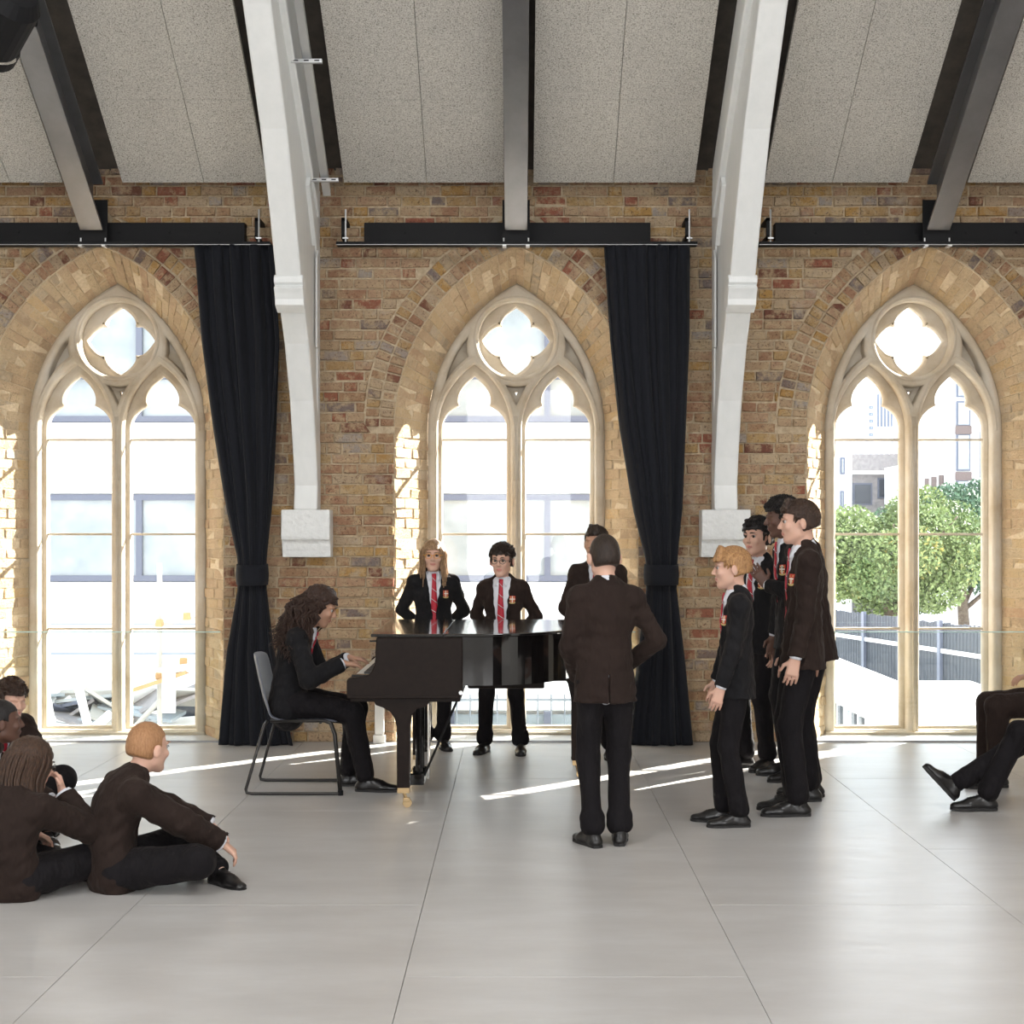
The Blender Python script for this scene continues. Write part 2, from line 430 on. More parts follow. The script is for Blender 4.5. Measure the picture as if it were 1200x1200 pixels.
for wi, c in enumerate(WX):
    rv = empty('trim_%d' % (wi + 1), (c, 0, 0)); tag(rv, kind='structure')
    V = []; Fc = []
    pf = [rev_pt(t, 0) for t in range(NJ + NA + 1)]; pg = [rev_pt(t, 1) for t in range(NJ + NA + 1)]
    pf = pf + [Vector((-p.x, p.y, p.z)) for p in reversed(pf)]; pg = pg + [Vector((-p.x, p.y, p.z)) for p in reversed(pg)]
    n = len(pf)
    for a, b in zip(pf, pg): V += [a, b, b + Vector((b.x * 0.05 + math.copysign(0.05, b.x), 0.02, 0.05)), a + Vector((math.copysign(0.05, a.x), 0.03, 0.05))]
    for i in range(n - 1):
        for k in range(4): Fc.append((4 * i + k, 4 * i + (k + 1) % 4, 4 * i + 4 + (k + 1) % 4, 4 * i + 4 + k))
    mesh_obj('mortar_bed', V, Fc, M_mortar_r, rv)
    for me, o in rev_bricks:
        b = bpy.data.objects.new('brick', me); link(b, rv); b.location = o

# ------------------------------------------------------------------ traceried windows
def arc(cx, cz, r, a0, a1, n=12): return [(cx + r * math.cos(math.radians(a0 + (a1 - a0) * i / n)), cz + r * math.sin(math.radians(a0 + (a1 - a0) * i / n))) for i in range(n + 1)]
def lancet(cx, w, rise, z0):
    c = (rise * rise - w * w) / (2 * w); R = c + w
    return [(cx + x, z) for x, z in arch_path(w, c, R, SPR, z0, 6, 14)]
def qb(p0, p1, p2, n=8): return [((1 - t) ** 2 * p0[0] + 2 * t * (1 - t) * p1[0] + t * t * p2[0], (1 - t) ** 2 * p0[1] + 2 * t * (1 - t) * p1[1] + t * t * p2[1]) for t in [i / n for i in range(n + 1)]]
def cusped(cx, z0):
    r = [(0.25, z0), (0.25, 2.36)] + qb((0.25, 2.37), (0.245, 2.49), (0.118, 2.545))[1:] + qb((0.118, 2.545), (0.155, 2.66), (0.0, 2.775))[1:]
    l = [(-x, z) for x, z in reversed(r[:-1])]
    return [(cx + x, z) for x, z in r + l]
def quatrefoil(z, tip=0.262, cu=0.158, bul=0.20):
    pts = []
    for k in range(4):
        a = math.radians(90 * k)
        def P(ang, rr): return (math.cos(a + math.radians(ang)) * rr, z + math.sin(a + math.radians(ang)) * rr)
        pts += qb(P(-45, cu), P(-36, 0.225), P(0, tip))[:-1] + qb(P(0, tip), P(36, 0.225), P(45, cu))[:-1]
    return pts
def tri(a, b, c, ca, cb, cc): return qb(a, ca, b, 6)[:-1] + qb(b, cb, c, 6)[:-1] + qb(c, cc, a, 6)[:-1]
for wi, c in enumerate(WX):
    wn = empty('window_%d' % (wi + 1), (c, 0, 0)); tag(wn, kind='structure')
    outer = arch_path(GW, GC, GR, SPR, -0.02)
    A = [outer, lancet(0.325, 0.283, 0.52, 0.03), lancet(-0.325, 0.283, 0.52, 0.03), arc(0, 3.05, 0.292, 0, 352, 44)]
    sp = tri((0.372, 3.07), (0.55, 2.71), (0.372, 2.915), (0.49, 2.93), (0.47, 2.85), (0.395, 2.98))
    A += [sp, [(-x, z) for x, z in sp], tri((-0.082, 2.695), (0.082, 2.695), (0, 2.535), (0, 2.665), (0.03, 2.62), (-0.03, 2.62))]
    if wi == 0:
        oa = curve_solid('tracery', A, YW + 0.085, 0.105, 0.03, M_stone, wn, 2); meA = oa.data
        Bl = [arch_path(GW - 0.005, GC, GR - 0.005, SPR, -0.02), cusped(0.325, 0.05), cusped(-0.325, 0.05), quatrefoil(3.05)]
        t1 = [(0.352, 2.965), (0.372, 2.958), (0.352, 2.94)]
        Bl += [t1, [(-x, z) for x, z in t1], [(-0.014, 2.655), (0.014, 2.655), (0, 2.62)]]
        ob = curve_solid('cusping', Bl, YW + 0.15, 0.055, 0.026, M_stone, wn, 1); meB = ob.data
        # roll moulding round the circle and on the mullion face
        mb = MB(); mb.tube([(math.cos(a) * 0.318, YW - 0.016, 3.05 + math.sin(a) * 0.318) for a in np.linspace(0, 2 * math.pi, 49)], 0.014, 6, False)
        mb.tube([(0, YW - 0.016, 0.0), (0, YW - 0.016, 2.45)], 0.016, 6)
        for s_ in (1, -1):
            mb.tube([(s_ * x, YW - 0.014, z) for x, z in lancet(0.325, 0.312, 0.57, 0.03)[6:36]], 0.011, 6)
        om = mb.build('moulding', M_stone, wn, True); meM = om.data
        mb = MB().box(-GW, GW, YW - 0.05, YW + 0.2, -0.05, 0.022, 0.006); osl = mb.build('window_sill', M_stone, wn); meS = osl.data
    else:
        for nm, me in (('tracery', meA), ('cusping', meB), ('moulding', meM), ('window_sill', meS)): link(bpy.data.objects.new(nm, me), wn)
    for s_ in (1, -1):
        for z in (0.806, 1.543, 2.28):
            if wi == 0 and s_ == 1 and z < 1: meG = MB().box(-0.262, 0.262, -0.016, 0.016, -0.009, 0.009, 0.003).build('tmpbar', M_stone); bar = meG
            o = bpy.data.objects.new('glazing_bar', bar.data); link(o, wn); o.location = (s_ * 0.325, YW + 0.14, z)
        zs = (0.03, 0.806, 1.543, 2.28, 2.82)
        for a, b in zip(zs[:-1], zs[1:]):
            MB().box(s_ * 0.325 - 0.262, s_ * 0.325 + 0.262, YW + 0.153, YW + 0.157, a + 0.009, b - 0.009).build('window_pane', M_glass, wn)
    MB().prism(arc(0, 3.05, 0.285, 0, 350, 36), 'y', YW + 0.153, YW + 0.157).build('window_pane', M_glass, wn)
    if wi == 2: bpy.data.objects.remove(bar)
    # glass guard across the opening
    g = empty('glass_balustrade', (c, YF - 0.02, 0))
    tag(g, ('clear glass guard panel across the foot of the left window', 'clear glass guard panel across the middle window behind the piano', 'clear glass guard panel across the foot of the right window')[wi], 'balustrade', 'glass guards at the windows')
    MB().box(-0.885, 0.885, -0.006, 0.006, 0.012, 0.815).build('glass_panel', M_glass2, g)
    MB().box(-0.885, 0.885, -0.007, 0.007, 0.815, 0.822).build('top_edge', M_glass_edge, g)
    MB().box(-0.885, 0.885, -0.016, 0.016, 0.0, 0.014).build('floor_channel', M_alu, g)

# ------------------------------------------------------------------ roof
cl = empty('ceiling'); tag(cl, kind='structure')
YR = 3.8
def slope_box(x0, x1, ya, yb, t0, t1, name, m, parent, bev=0.0):
    """slab following the roof slope from wall side ya to yb, between heights t0..t1 above the panel face"""
    pf = [(ya, ceil_z(ya) + t0), (yb, ceil_z(yb) + t0), (yb, ceil_z(yb) + t1), (ya, ceil_z(ya) + t1)]
    mb = MB().prism(pf, 'x', x0, x1); return mb.build(name, m, parent, bevel=bev)
slope_box(XL, XR, YF + 0.45, YR, 0.30, 0.37, 'roof_deck', M_deck, cl)
MB().prism([(YR, ceil_z(YR) + 0.30), (YB, ceil_z(YR) - TAN * (YR - YB) + 0.13), (YB, ceil_z(YR) - TAN * (YR - YB) + 0.2), (YR, ceil_z(YR) + 0.2)], 'x', XL, XR).build('roof_deck', M_plaster, cl)
gap = {-3.10: (0.215, 0.215), -0.02: (0.12, 0.125), 3.045: (0.21, 0.21)}
rows = [10.95, 10.297, 9.285, 8.27, 7.26, 6.25, 5.24, 4.23]
cols = []
xs = [XL, -3.10 - 0.215, -3.10 + 0.215, TX[0] - 0.27, TX[0] + 0.285, -0.02 - 0.08, -0.02 + 0.125, TX[1] - 0.235, TX[1] + 0.27, 3.045 - 0.215, 3.045 + 0.215, XR]
splits = [-4.4, -3.70, -2.29, -0.67, 0.69, 2.28, 3.74, 4.5]
for a, b in zip(xs[0::2], xs[1::2]):
    cuts = [a] + [s_ for s_ in splits if a + 0.1 < s_ < b - 0.1] + [b]
    cols += list(zip(cuts[:-1], cuts[1:]))
for a, b in cols:
    for ya, yb in zip(rows[:-1], rows[1:]):
        slope_box(a + 0.002, b - 0.002, ya - 0.002, yb + 0.002, 0.0, 0.05, 'ceiling_panel', M_acoustic, cl)
for s_, nm in ((XL, 'wall_left'), (XR, 'wall_right')):
    o = MB().prism([(YB, -0.1), (YF + 0.4, -0.1), (YF + 0.4, 4.2), (YR, ceil_z(YR) + 0.2), (YB, ceil_z(YR) - TAN * (YR - YB) + 0.2)], 'x', s_ - 0.1 if s_ < 0 else s_, s_ if s_ < 0 else s_ + 0.1).build(nm, M_plaster)
    tag(o, kind='structure')
tag(MB().box(XL, XR, YB - 0.1, YB, -0.1, 5.5).build('wall_back', M_plaster), kind='structure')

# steel rafters
def rafter(x, label):
    t = empty('steel_rafter', (x, YF - 0.1, soffit_z(YF - 0.1))); tag(t, label, 'beam', 'steel rafters')
    ya, yb = YF - 0.27, 3.9; o = t.location
    def sl(x0, x1, t0, t1, nm, m, b=0.0):
        pf = [(y - o.y, soffit_z(y) - o.z + tt) for y, tt in ((ya, t0), (yb, t0), (yb, t1), (ya, t1))]
        return MB().prism(pf, 'x', x0, x1).build(nm, m, t, bevel=b)
    sl(-0.083, 0.083, 0.0, 0.022, 'bottom_flange', M_steel, 0.003)
    sl(-0.012, 0.012, 0.022, 0.34, 'web', M_steel)
    sl(-0.083, 0.083, 0.33, 0.352, 'top_flange', M_steel, 0.003)
    MB().box(-0.10, 0.10, -0.118, -0.103, 0.035, 0.34).build('end_plate', M_black, t)
    for s_ in (-1, 1):
        MB().box(s_ * 0.085 - 0.014, s_ * 0.085 + 0.014, -0.17, -0.09, -0.008, 0.006, 0.002).tube([(s_ * 0.09, -0.13, -0.005), (s_ * 0.09, -0.13, 0.06)], 0.006, 8).build('clamp', M_galv, t)
rafter(WX[0], 'grey steel roof beam above the left window'); rafter(WX[1], 'grey steel roof beam above the middle window'); rafter(WX[2], 'grey steel roof beam above the right window')

# white timber trusses
prof = [(10.99, 1.72), (11.02, 1.9), (10.96, 2.1), (10.80, 2.5), (10.55, 2.88), (10.22, 3.22), (9.92, 3.66), (9.56, 4.12), (8.95, 4.70), (8.2, 5.25), (7.3, 5.75), (6.4, 6.1)]
def truss(x, label):
    t = empty('roof_truss', (x, YF, 1.70)); tag(t, label, 'truss', 'white roof trusses')
    oy, oz = YF, 1.70
    def rel(ps): return [(a - oy, b - oz) for a, b in ps]
    inner = [(a, b) for a, b in prof]
    # arched brace: front member follows the curve, 0.24 deep
    back = []
    for i, (a, b) in enumerate(prof):
        p, q = prof[max(i - 1, 0)], prof[min(i + 1, len(prof) - 1)]
        tx, tz = q[0] - p[0], q[1] - p[1]; l = math.hypot(tx, tz); back.append((a + tz / l * 0.17, b - tx / l * 0.17))
    back[0] = (YF - 0.005, 1.72); back[1] = (YF - 0.005, 1.9); back[2] = (YF - 0.005, 2.2)
    mb = MB()
    n = len(prof); vs = []
    for sx_ in (-0.086, 0.086):
        vs += [(sx_, a - oy, b - oz) for a, b in inner] + [(sx_, a - oy, b - oz) for a, b in back]
    fs = []
    for i in range(n - 1):
        fs += [(i, i + 1, n + i + 1, n + i), (2 * n + i, 3 * n + i, 3 * n + i + 1, 2 * n + i + 1), (i, 2 * n + i, 2 * n + i + 1, i + 1), (n + i, n + i + 1, 3 * n + i + 1, 3 * n + i)]
    fs += [(0, n, 3 * n, 2 * n), (n - 1, 2 * n + n - 1, 3 * n + n - 1, n + n - 1)]
    mb.add(vs, fs); mb.build('arched_brace', M_white_wood, t, bevel=0.014)
    # infill board behind the brace, wall post, principal rafter
    inf = [back[i] for i in range(2, n)] + [(a, ceil_z(a) - 0.02) for a in (6.6, 8.0, 9.5, 10.9)] + [(YF - 0.01, 3.9)]
    MB().prism(rel(inf), 'x', -0.07, 0.07).build('infill_board', M_white_wood, t)
    MB().prism(rel([(YF - 0.005, 2.0), (YF - 0.10, 2.2), (YF - 0.16, 3.55), (YF - 0.24, 3.72), (YF - 0.24, 4.0), (YF - 0.005, 4.1)]), 'x', -0.082, 0.082).build('wall_post', M_white_wood, t, bevel=0.01)
    mb = MB().prism(rel([(10.9, ceil_z(10.9) - 0.30), (5.2, ceil_z(5.2) - 0.30), (5.2, ceil_z(5.2) + 0.05), (10.9, ceil_z(10.9) + 0.05)]), 'x', -0.115, 0.115)
    mb.build('principal_rafter', M_white_wood, t, bevel=0.01)
    # side fillets
    for s_ in (-1, 1):
        MB().prism(rel([(10.92, 2.9), (10.99, 2.9), (10.99, 3.62), (10.92, 3.55)]), 'x', s_ * 0.082, s_ * 0.096).build('fillet', M_white_wood, t, bevel=0.003)
        MB().prism(rel([(10.85, 3.62), (10.98, 3.75), (10.55, 4.05), (10.50, 3.98)]), 'x', s_ * 0.06, s_ * 0.10).build('strut', M_white_wood, t, bevel=0.006)
    # moulded stop on the brace
    mb = MB(); c0, z0 = 10.20, 3.20
    pr = [(0.05, 0.10), (-0.035, 0.10), (-0.055, 0.075), (-0.05, 0.045), (-0.02, 0.03), (-0.055, 0.012), (-0.03, -0.02), (-0.005, -0.06), (0.0, -0.10), (0.10, -0.14), (0.15, -0.05)]
    MB().prism(rel([(c0 + a + 0.02, z0 + b) for a, b in pr]), 'x', -0.098, 0.098).build('moulded_stop', M_white_wood, t, bevel=0.006)
    # corbel
    k = empty('stone_corbel', (x, YF, 1.375)); tag(k, label.replace('white timber roof truss', 'white painted stone corbel under the truss'), 'corbel', 'truss corbels')
    pr = [(0, 0), (-0.14, 0), (-0.15, 0.05), (-0.155, 0.06), (-0.165, 0.10), (-0.185, 0.125), (-0.2, 0.128), (-0.205, 0.15), (-0.2, 0.348), (0, 0.348)]
    MB().prism(pr, 'x', -0.178, 0.178).build('corbel_block', M_white_stone, k, bevel=0.008)
truss(TX[0], 'white timber roof truss between the left and middle windows'); truss(TX[1], 'white timber roof truss between the middle and right windows')

# curtain rails with black boxes
def rail(x0, x1, bx0, bx1, rods, label):
    t = empty('curtain_rail', ((x0 + x1) / 2, YF, 3.67)); tag(t, label, 'rail', 'black curtain rails'); o = t.location
    MB().box(bx0 - o.x, bx1 - o.x, -0.10, -0.005, 0.025, 0.17, 0.004).build('box_beam', M_black, t)
    MB().box(x0 - o.x, x1 - o.x, -0.24, -0.135, -0.02, 0.004, 0.003).build('track', M_black, t)
    MB().box(x0 - o.x, x1 - o.x, -0.243, -0.239, -0.022, -0.017).build('track_edge', M_alu, t)
    for r_ in rods:
        MB().tube([(r_ - o.x, -0.245, 0.0), (r_ - o.x, -0.245, 0.235)], 0.007, 8).box(r_ - o.x - 0.02, r_ - o.x + 0.02, -0.26, -0.23, 0.02, 0.03).build('threaded_rod', M_galv, t)
        MB().box(r_ - o.x - 0.03, r_ - o.x - 0.008, -0.25, -0.0, 0.02, 0.045).box(r_ - o.x - 0.03, r_ - o.x - 0.008, -0.25, -0.225, 0.02, 0.17).box(r_ - o.x - 0.03, r_ - o.x + 0.005, -0.25, 0.0, 0.15, 0.175).build('bracket', M_black, t)
    for q in np.arange(bx0 + 0.3, bx1, 0.37):
        MB().tube([(q - o.x, -0.10, 0.10), (q - o.x, -0.108, 0.10)], 0.012, 6).build('bolt', M_black, t)
rail(-5.1, -1.81, -5.1, -2.02, (-1.89,), 'black curtain rail over the left window')
rail(-1.33, 1.30, -1.14, 0.97, (-1.26, 1.24), 'black curtain rail over the middle window')
rail(1.75, 5.1, 1.89, 5.1, (1.83,), 'black curtain rail over the right window')

# curtains
def curtain(keys, seed, label):
    """keys: (z, left x, right x)"""
    t = empty('curtain', ((keys[0][1] + keys[0][2]) / 2, YF - 0.16, 0)); tag(t, label, 'curtain', 'black tied back curtains'); o = t.location
    R = random.Random(seed); ph = [R.uniform(0, 6) for _ in range(6)]; nx, nz = 150, 90
    zk = [k[0] for k in keys][::-1]; lk = [k[1] for k in keys][::-1]; rk = [k[2] for k in keys][::-1]
    tie = keys[-3][0] if len(keys) > 4 else 1.3
    tie = TIE
    V = []; Fq = []
    for j in range(nz + 1):
        z = keys[0][0] + (keys[-1][0] - keys[0][0]) * j / nz
        l, r = np.interp(z, zk, lk), np.interp(z, zk, rk); wd = r - l
        g = min(1.0, abs(z - tie) / 0.6)
        amp = (0.028 + 0.022 * g) * min(1, 0.4 + wd / 0.6)
        for i in range(nx + 1):
            u = i / nx
            uu = u + 0.035 * math.sin(2.1 * z + ph[0]) * math.sin(math.pi * u) * g
            q = uu * 2 * math.pi * 8.2 + ph[1] + 0.35 * math.sin(z * 1.3 + ph[2])
            y = amp * (math.sin(q) + 0.45 * math.sin(q * 0.47 + ph[3]) + 0.2 * math.sin(2.3 * q + ph[4] + z)) - 0.05 * math.sin(math.pi * u) * (0.4 + 0.6 * (1 - g))
            x = l + wd * u + amp * 0.45 * math.cos(q)
            if z > keys[0][0] - 0.12: y += 0.012 * math.sin(q * 3)
            V.append((x - o.x, y, z))
    for j in range(nz):
        for i in range(nx):
            a = j * (nx + 1) + i; Fq.append((a, a + 1, a + nx + 2, a + nx + 1))
    c = mesh_obj('drape', V, Fq, M_curtain, t, True); sd = c.modifiers.new('thick', 'SOLIDIFY'); sd.thickness = 0.006
    # tie band
    l, r = np.interp(tie, zk, lk), np.interp(tie, zk, rk); cx = (l + r) / 2 - o.x; hw = (r - l) / 2 + 0.012
    bv = []; nb = 40
    for jz, zz in enumerate((0.075, 0.04, 0.0, -0.04, -0.075)):
        for i in range(nb):
            a = 2 * math.pi * i / nb; b_ = 0.004 * math.sin(5 * a)
            bv.append((cx + (hw + 0.003 * (2 - abs(jz - 2))) * math.cos(a), -0.035 + (0.10 + b_) * math.sin(a), tie + zz + 0.006 * math.sin(a)))
    bf = [(j * nb + i, j * nb + (i + 1) % nb, (j + 1) * nb + (i + 1) % nb, (j + 1) * nb + i) for j in range(4) for i in range(nb)]
    b = mesh_obj('tieback', bv, bf, M_curtain, t, True); sd = b.modifiers.new('thick', 'SOLIDIFY'); sd.thickness = 0.006
    lp = bpy.data.objects
TIE = 1.25
sc = 1 / 160.0
def ck(rows_): return [(H - (y - 625) * sc, (l - X0) * sc, (r - X0) * sc) for y, l, r in rows_]
curtain(ck([(289, 233, 322), (400, 241, 330), (500, 254, 324), (600, 270, 317), (655, 281, 312), (690, 281, 312), (760, 271, 320), (872, 261, 345)]), 3, 'black curtain tied back left of the pianist')
curtain(ck([(289, 706, 805), (400, 714, 804), (500, 725, 800), (600, 743, 796), (655, 757, 792), (690, 758, 791), (760, 750, 798), (872, 737, 809)]), 8, 'black curtain tied back behind the boy with his back turned')

# cable channel beside the left truss, fixture at the top left
t = empty('cable_channel', (-1.37, 10.5, 4.0)); tag(t, 'silver cable channel with slotted brackets running up beside the left truss', 'channel')
o = t.location
pf = [(y - o.y, soffit_z(y) + 0.10 - o.z) for y in (10.75, 5.0)]
MB().prism([pf[0], pf[1], (pf[1][0], pf[1][1] + 0.05), (pf[0][0], pf[0][1] + 0.05)], 'x', -0.028, 0.028).build('channel', M_galv, t, bevel=0.003)
for y in (10.60, 9.72, 8.8):
    z = soffit_z(y) + 0.10 - o.z
    mb = MB().box(-0.10, 0.10, y - o.y - 0.02, y - o.y + 0.02, z - 0.028, z - 0.004, 0.002)
    mb.build('slotted_bracket', M_galv, t)
    for q in (-0.068, 0.0, 0.068): MB().box(q - 0.016, q + 0.016, y - o.y - 0.0215, y - o.y, z - 0.020, z - 0.012).build('slot', M_black, t)
t = empty('stage_lamp', (-2.62, 7.7, 4.20)); tag(t, 'black stage lamp hanging in the upper left corner', 'lamp')
t.rotation_euler = (math.radians(62), math.radians(8), math.radians(38))
MB().tube([(0, 0, -0.20), (0, 0, -0.18), (0, 0, 0.10), (0, 0, 0.17), (0, 0, 0.18)], [0.135, 0.14, 0.14, 0.10, 0.04], 24).build('housing', M_black, t)
MB().tube([(0, 0, -0.26), (0, 0, -0.20)], [0.15, 0.15], 24, False).build('lens_hood', M_black, t)
MB().tube([(-0.15, 0, 0), (-0.16, 0.12, 0), (-0.14, 0.22, 0), (0, 0.28, 0), (0.14, 0.22, 0), (0.16, 0.12, 0), (0.15, 0, 0)], 0.012, 6).build('yoke', M_black, t)

# ------------------------------------------------------------------ outside
GZ = -2.6                                  # street level below the hall floor
M_street = noisy('pale_paving', (0.62, 0.62, 0.63), (0.70, 0.70, 0.70), 1.2, 0.8, 0)
M_render = mat('white_render', (0.86, 0.86, 0.85), 0.7)
M_frame_out = mat('grey_window_frame', (0.085, 0.095, 0.13), 0.5)
M_win_out = noisy('reflecting_window', (0.13, 0.16, 0.17), (0.33, 0.36, 0.38), 0.8, 0.12, 0, (1, 1, 2), spec=0.8)
M_joint_out = mat('joint_grey', (0.24, 0.26, 0.29), 0.6)
M_panel_out = mat('pale_blue_panel', (0.17, 0.23, 0.32), 0.5)
M_redbrown = mat('brown_cladding', (0.10, 0.075, 0.07), 0.8)
M_greybrick = noisy('grey_brick', (0.17, 0.155, 0.155), (0.26, 0.24, 0.235), 6, 0.9, 0, (1, 1, 4))
M_dark_out = mat('dark_window', (0.04, 0.045, 0.055), 0.2)
M_slat_out = mat('dark_fence_board', (0.035, 0.04, 0.05), 0.7)
M_scaff = mat('scaffold_tube', (0.36, 0.34, 0.30), 0.5, 0.3)
M_board_out = mat('scaffold_board', (0.36, 0.22, 0.10), 0.8)
M_bark = noisy('bark', (0.08, 0.055, 0.04), (0.14, 0.11, 0.08), 12, 0.9, 0.4, 0.02)
tag(MB().box(-60, 90, YW + 0.36, 160, GZ - 0.2, GZ).build('floor_outside', M_street), kind='structure')

# white building across the yard
b = empty('white_office_building', (-3, 20.0, GZ)); tag(b, 'white rendered building with long window bands seen through the left and middle windows', 'building')
def ob(x0, x1, y0, y1, z0, z1, nm, m, p, bev=0.0):
    o_ = p.matrix_world if False else None
    base = p.location if p.parent is None else p.parent.location
    return MB().box(x0 - base.x, x1 - base.x, y0 - base.y, y1 - base.y, z0 - base.z, z1 - base.z, bev).build(nm, m, p)
ob(-11, 3.4, 20.15, 26, GZ, 9.5, 'wall', M_render, b)
bands = [(0.93, 2.05), (3.05, 4.75), (5.6, 7.4)]
zz = [GZ + 0.0, -0.85, 0.93, 2.05, 3.05, 4.75, 5.6, 7.4, 9.5]
for z0, z1 in ((-0.80, 0.90), (2.08, 3.02), (4.78, 5.6)):
    ob(-11, 3.4, 19.98, 20.15, z0, z1, 'spandrel', M_render, b, 0.01)
ob(-11, 3.4, 19.96, 19.98, 0.33, 0.36, 'joint_strip', M_joint_out, b); ob(-11, 3.4, 19.96, 19.98, -0.06, -0.03, 'joint_strip', M_joint_out, b)
for bi, (z0, z1) in enumerate(((0.93, 2.05), (3.05, 4.75))):
    xs_ = [-11.0, -8.9, -6.9, -5.05, -3.02, -1.2, 0.38, 2.2, 3.4]
    for xa, xb in zip(xs_[:-1], xs_[1:]):
        wv = ob(xa, xb, 20.06, 20.12, z0, z1, 'window', M_win_out, b)
        for q in ((xa, xb, z0 - 0.02, z0 + 0.06), (xa, xb, z1 - 0.06, z1 + 0.02), (xa - 0.04, xa + 0.04, z0 + 0.06, z1 - 0.06)):
            ob(q[0], q[1], 20.0, 20.058, q[2], q[3], 'window_frame', M_frame_out, wv)
        if bi: ob(xa, xb, 20.0, 20.05, z0 + 0.55, z0 + 0.60, 'window_frame', M_frame_out, wv)
ob(-11, 3.4, 20.02, 20.12, 4.78, 5.5, 'louvre_panel', M_panel_out, b)
ob(-11, -1.6, 18.4, 20.1, GZ, -0.42, 'annexe_wall', M_dark_out, b); ob(-11, -1.5, 18.3, 20.1, -0.42, -0.2, 'annexe_roof', M_render, b)
ob(-1.4, 3.4, 19.9, 20.1, GZ, -0.85, 'lower_glazing', M_win_out, b)
for x in (-0.9, 0.38, 2.3): ob(x - 0.05, x + 0.05, 19.85, 19.95, GZ, -0.8, 'window_frame', M_frame_out, b)
# railing in the yard
r_ = empty('yard_railing', (0.5, 17.5, -1.02)); tag(r_, 'grey metal railing in the yard behind the middle window', 'railing')
M_rail = mat('railing_grey', (0.12, 0.14, 0.16), 0.5)
for z in (0.02, 0.62): MB().box(-1.9, 2.1, -0.02, 0.02, z, z + 0.03).build('rail', M_rail, r_)
for i in range(26):
    MB().tube([(-1.85 + i * 0.157, 0, 0.0), (-1.85 + i * 0.157, 0, 0.70)], 0.009, 6).build('baluster', M_rail, r_)
ob(-1.5, 2.8, 17.3, 17.9, GZ, -1.02, 'low_wall', M_render, r_).location = (0, 0, 0)

# scaffold and boards below the left window
s_ = empty('scaffold', (-5.0, 17.0, GZ)); tag(s_, 'pale scaffold tubes and boards in the yard behind the left window', 'scaffold')
def ot(pts, r, nm, m, p, n=8): return MB().tube([(a - p.location.x, b_ - p.location.y, c - p.location.z) for a, b_, c in pts], r, n).build(nm, m, p)
def wp_(px, py, y): return ((px - X0) * y / F, y, H - (py - YH) * y / F)
ot([wp_(187, 660, 16.5), (wp_(187, 860, 16.5)[0], 16.5, GZ)], 0.03, 'upright', M_scaff, s_)
ot([(-5.95, 17, GZ), (-5.95, 17, -0.3)], 0.03, 'upright', M_scaff, s_)
ot([wp_(40, 808, 17), wp_(225, 782, 16.3)], 0.045, 'ledger', M_render, s_)
ot([wp_(45, 812, 18), wp_(230, 812, 18)], 0.04, 'ledger', M_scaff, s_)
ot([wp_(146, 740, 16.4), wp_(232, 724, 16.6)], 0.02, 'ledger', M_scaff, s_)
ot([wp_(50, 800, 16.8), wp_(62, 862, 16.8)], 0.06, 'brace', M_render, s_); ot([wp_(92, 806, 16.8), wp_(106, 862, 16.8)], 0.05, 'brace', M_render, s_)
ot([wp_(100, 862, 16.9), wp_(130, 836, 16.9)], 0.05, 'brace', M_render, s_); ot([wp_(152, 858, 17.1), wp_(190, 818, 17.1)], 0.03, 'brace', M_scaff, s_)
a_, b_ = Vector(wp_(158, 808, 16.3)), Vector(wp_(218, 788, 16.3))
o = MB().box(-0.3, 0.3, -0.1, 0.1, -0.02, 0.02, 0.004).build('board', M_board_out, s_); o.location = (a_ + b_) / 2 - s_.location; o.rotation_euler = (0, math.atan2(a_.z - b_.z, b_.x - a_.x), 0)
o = MB().box(-0.07, 0.07, -0.02, 0.02, -0.25, 0.25, 0.004).build('toe_board', M_render, s_); o.location = Vector(wp_(198, 808, 16.2)) - s_.location
for px, py in ((187, 730), (219, 722), (215, 775), (187, 792)):
    o = MB().box(-0.04, 0.04, -0.04, 0.04, -0.04, 0.04, 0.015).build('coupler', M_board_out, s_); o.location = Vector(wp_(px, py, 16.42)) - s_.location
rp_ = empty('rubble_pile', (-5.0, 17.7, GZ)); tag(rp_, 'heap of grey roof sheets and timber lying behind the scaffold', 'rubble')
for i in range(34):
    o = MB().box(-rnd.uniform(.2, .7), rnd.uniform(.2, .7), -0.2, 0.2, -0.02, 0.02).build('sheet', rnd.choice([M_frame_out, M_greybrick, M_render, M_scaff, M_win_out]), rp_)
    o.location = (rnd.uniform(-1.2, 1.2), rnd.uniform(-.3, .15), rnd.uniform(1.75, 2.3)); o.rotation_euler = (rnd.uniform(-.6, .6), rnd.uniform(-.7, .7), rnd.uniform(-.5, .5))
MB().box(-1.4, 1.4, -0.45, 0.3, 0, 1.8).build('base_block', M_greybrick, rp_)

# right window: plinths, fence, bicycles, trees, buildings
p = empty('white_plinth', (5.7, 24, GZ)); tag(p, 'long low white roof with slotted side beyond the right window', 'building')
def ob2(x0, x1, y0, y1, z0, z1, nm, m, p, bev=0.0):
    return MB().box(x0 - p.location.x, x1 - p.location.x, y0 - p.location.y, y1 - p.location.y, z0 - p.location.z, z1 - p.location.z, bev).build(nm, m, p)
ob2(5.0, 6.55, 15.5, 33.5, -1.12, -1.0, 'roof_slab', M_render, p, 0.01); ob2(5.15, 6.5, 15.6, 33.4, GZ, -1.12, 'body', M_render, p)
for i in range(34):
    ob2(5.10, 5.16, 15.9 + i * 0.5, 16.12 + i * 0.5, -2.0, -1.2, 'slot', M_slat_out if i % 3 else M_win_out, p)
p2 = empty('white_wall_block', (7.2, 24.6, GZ)); tag(p2, 'plain white block end with flat top low in the right window', 'wall')
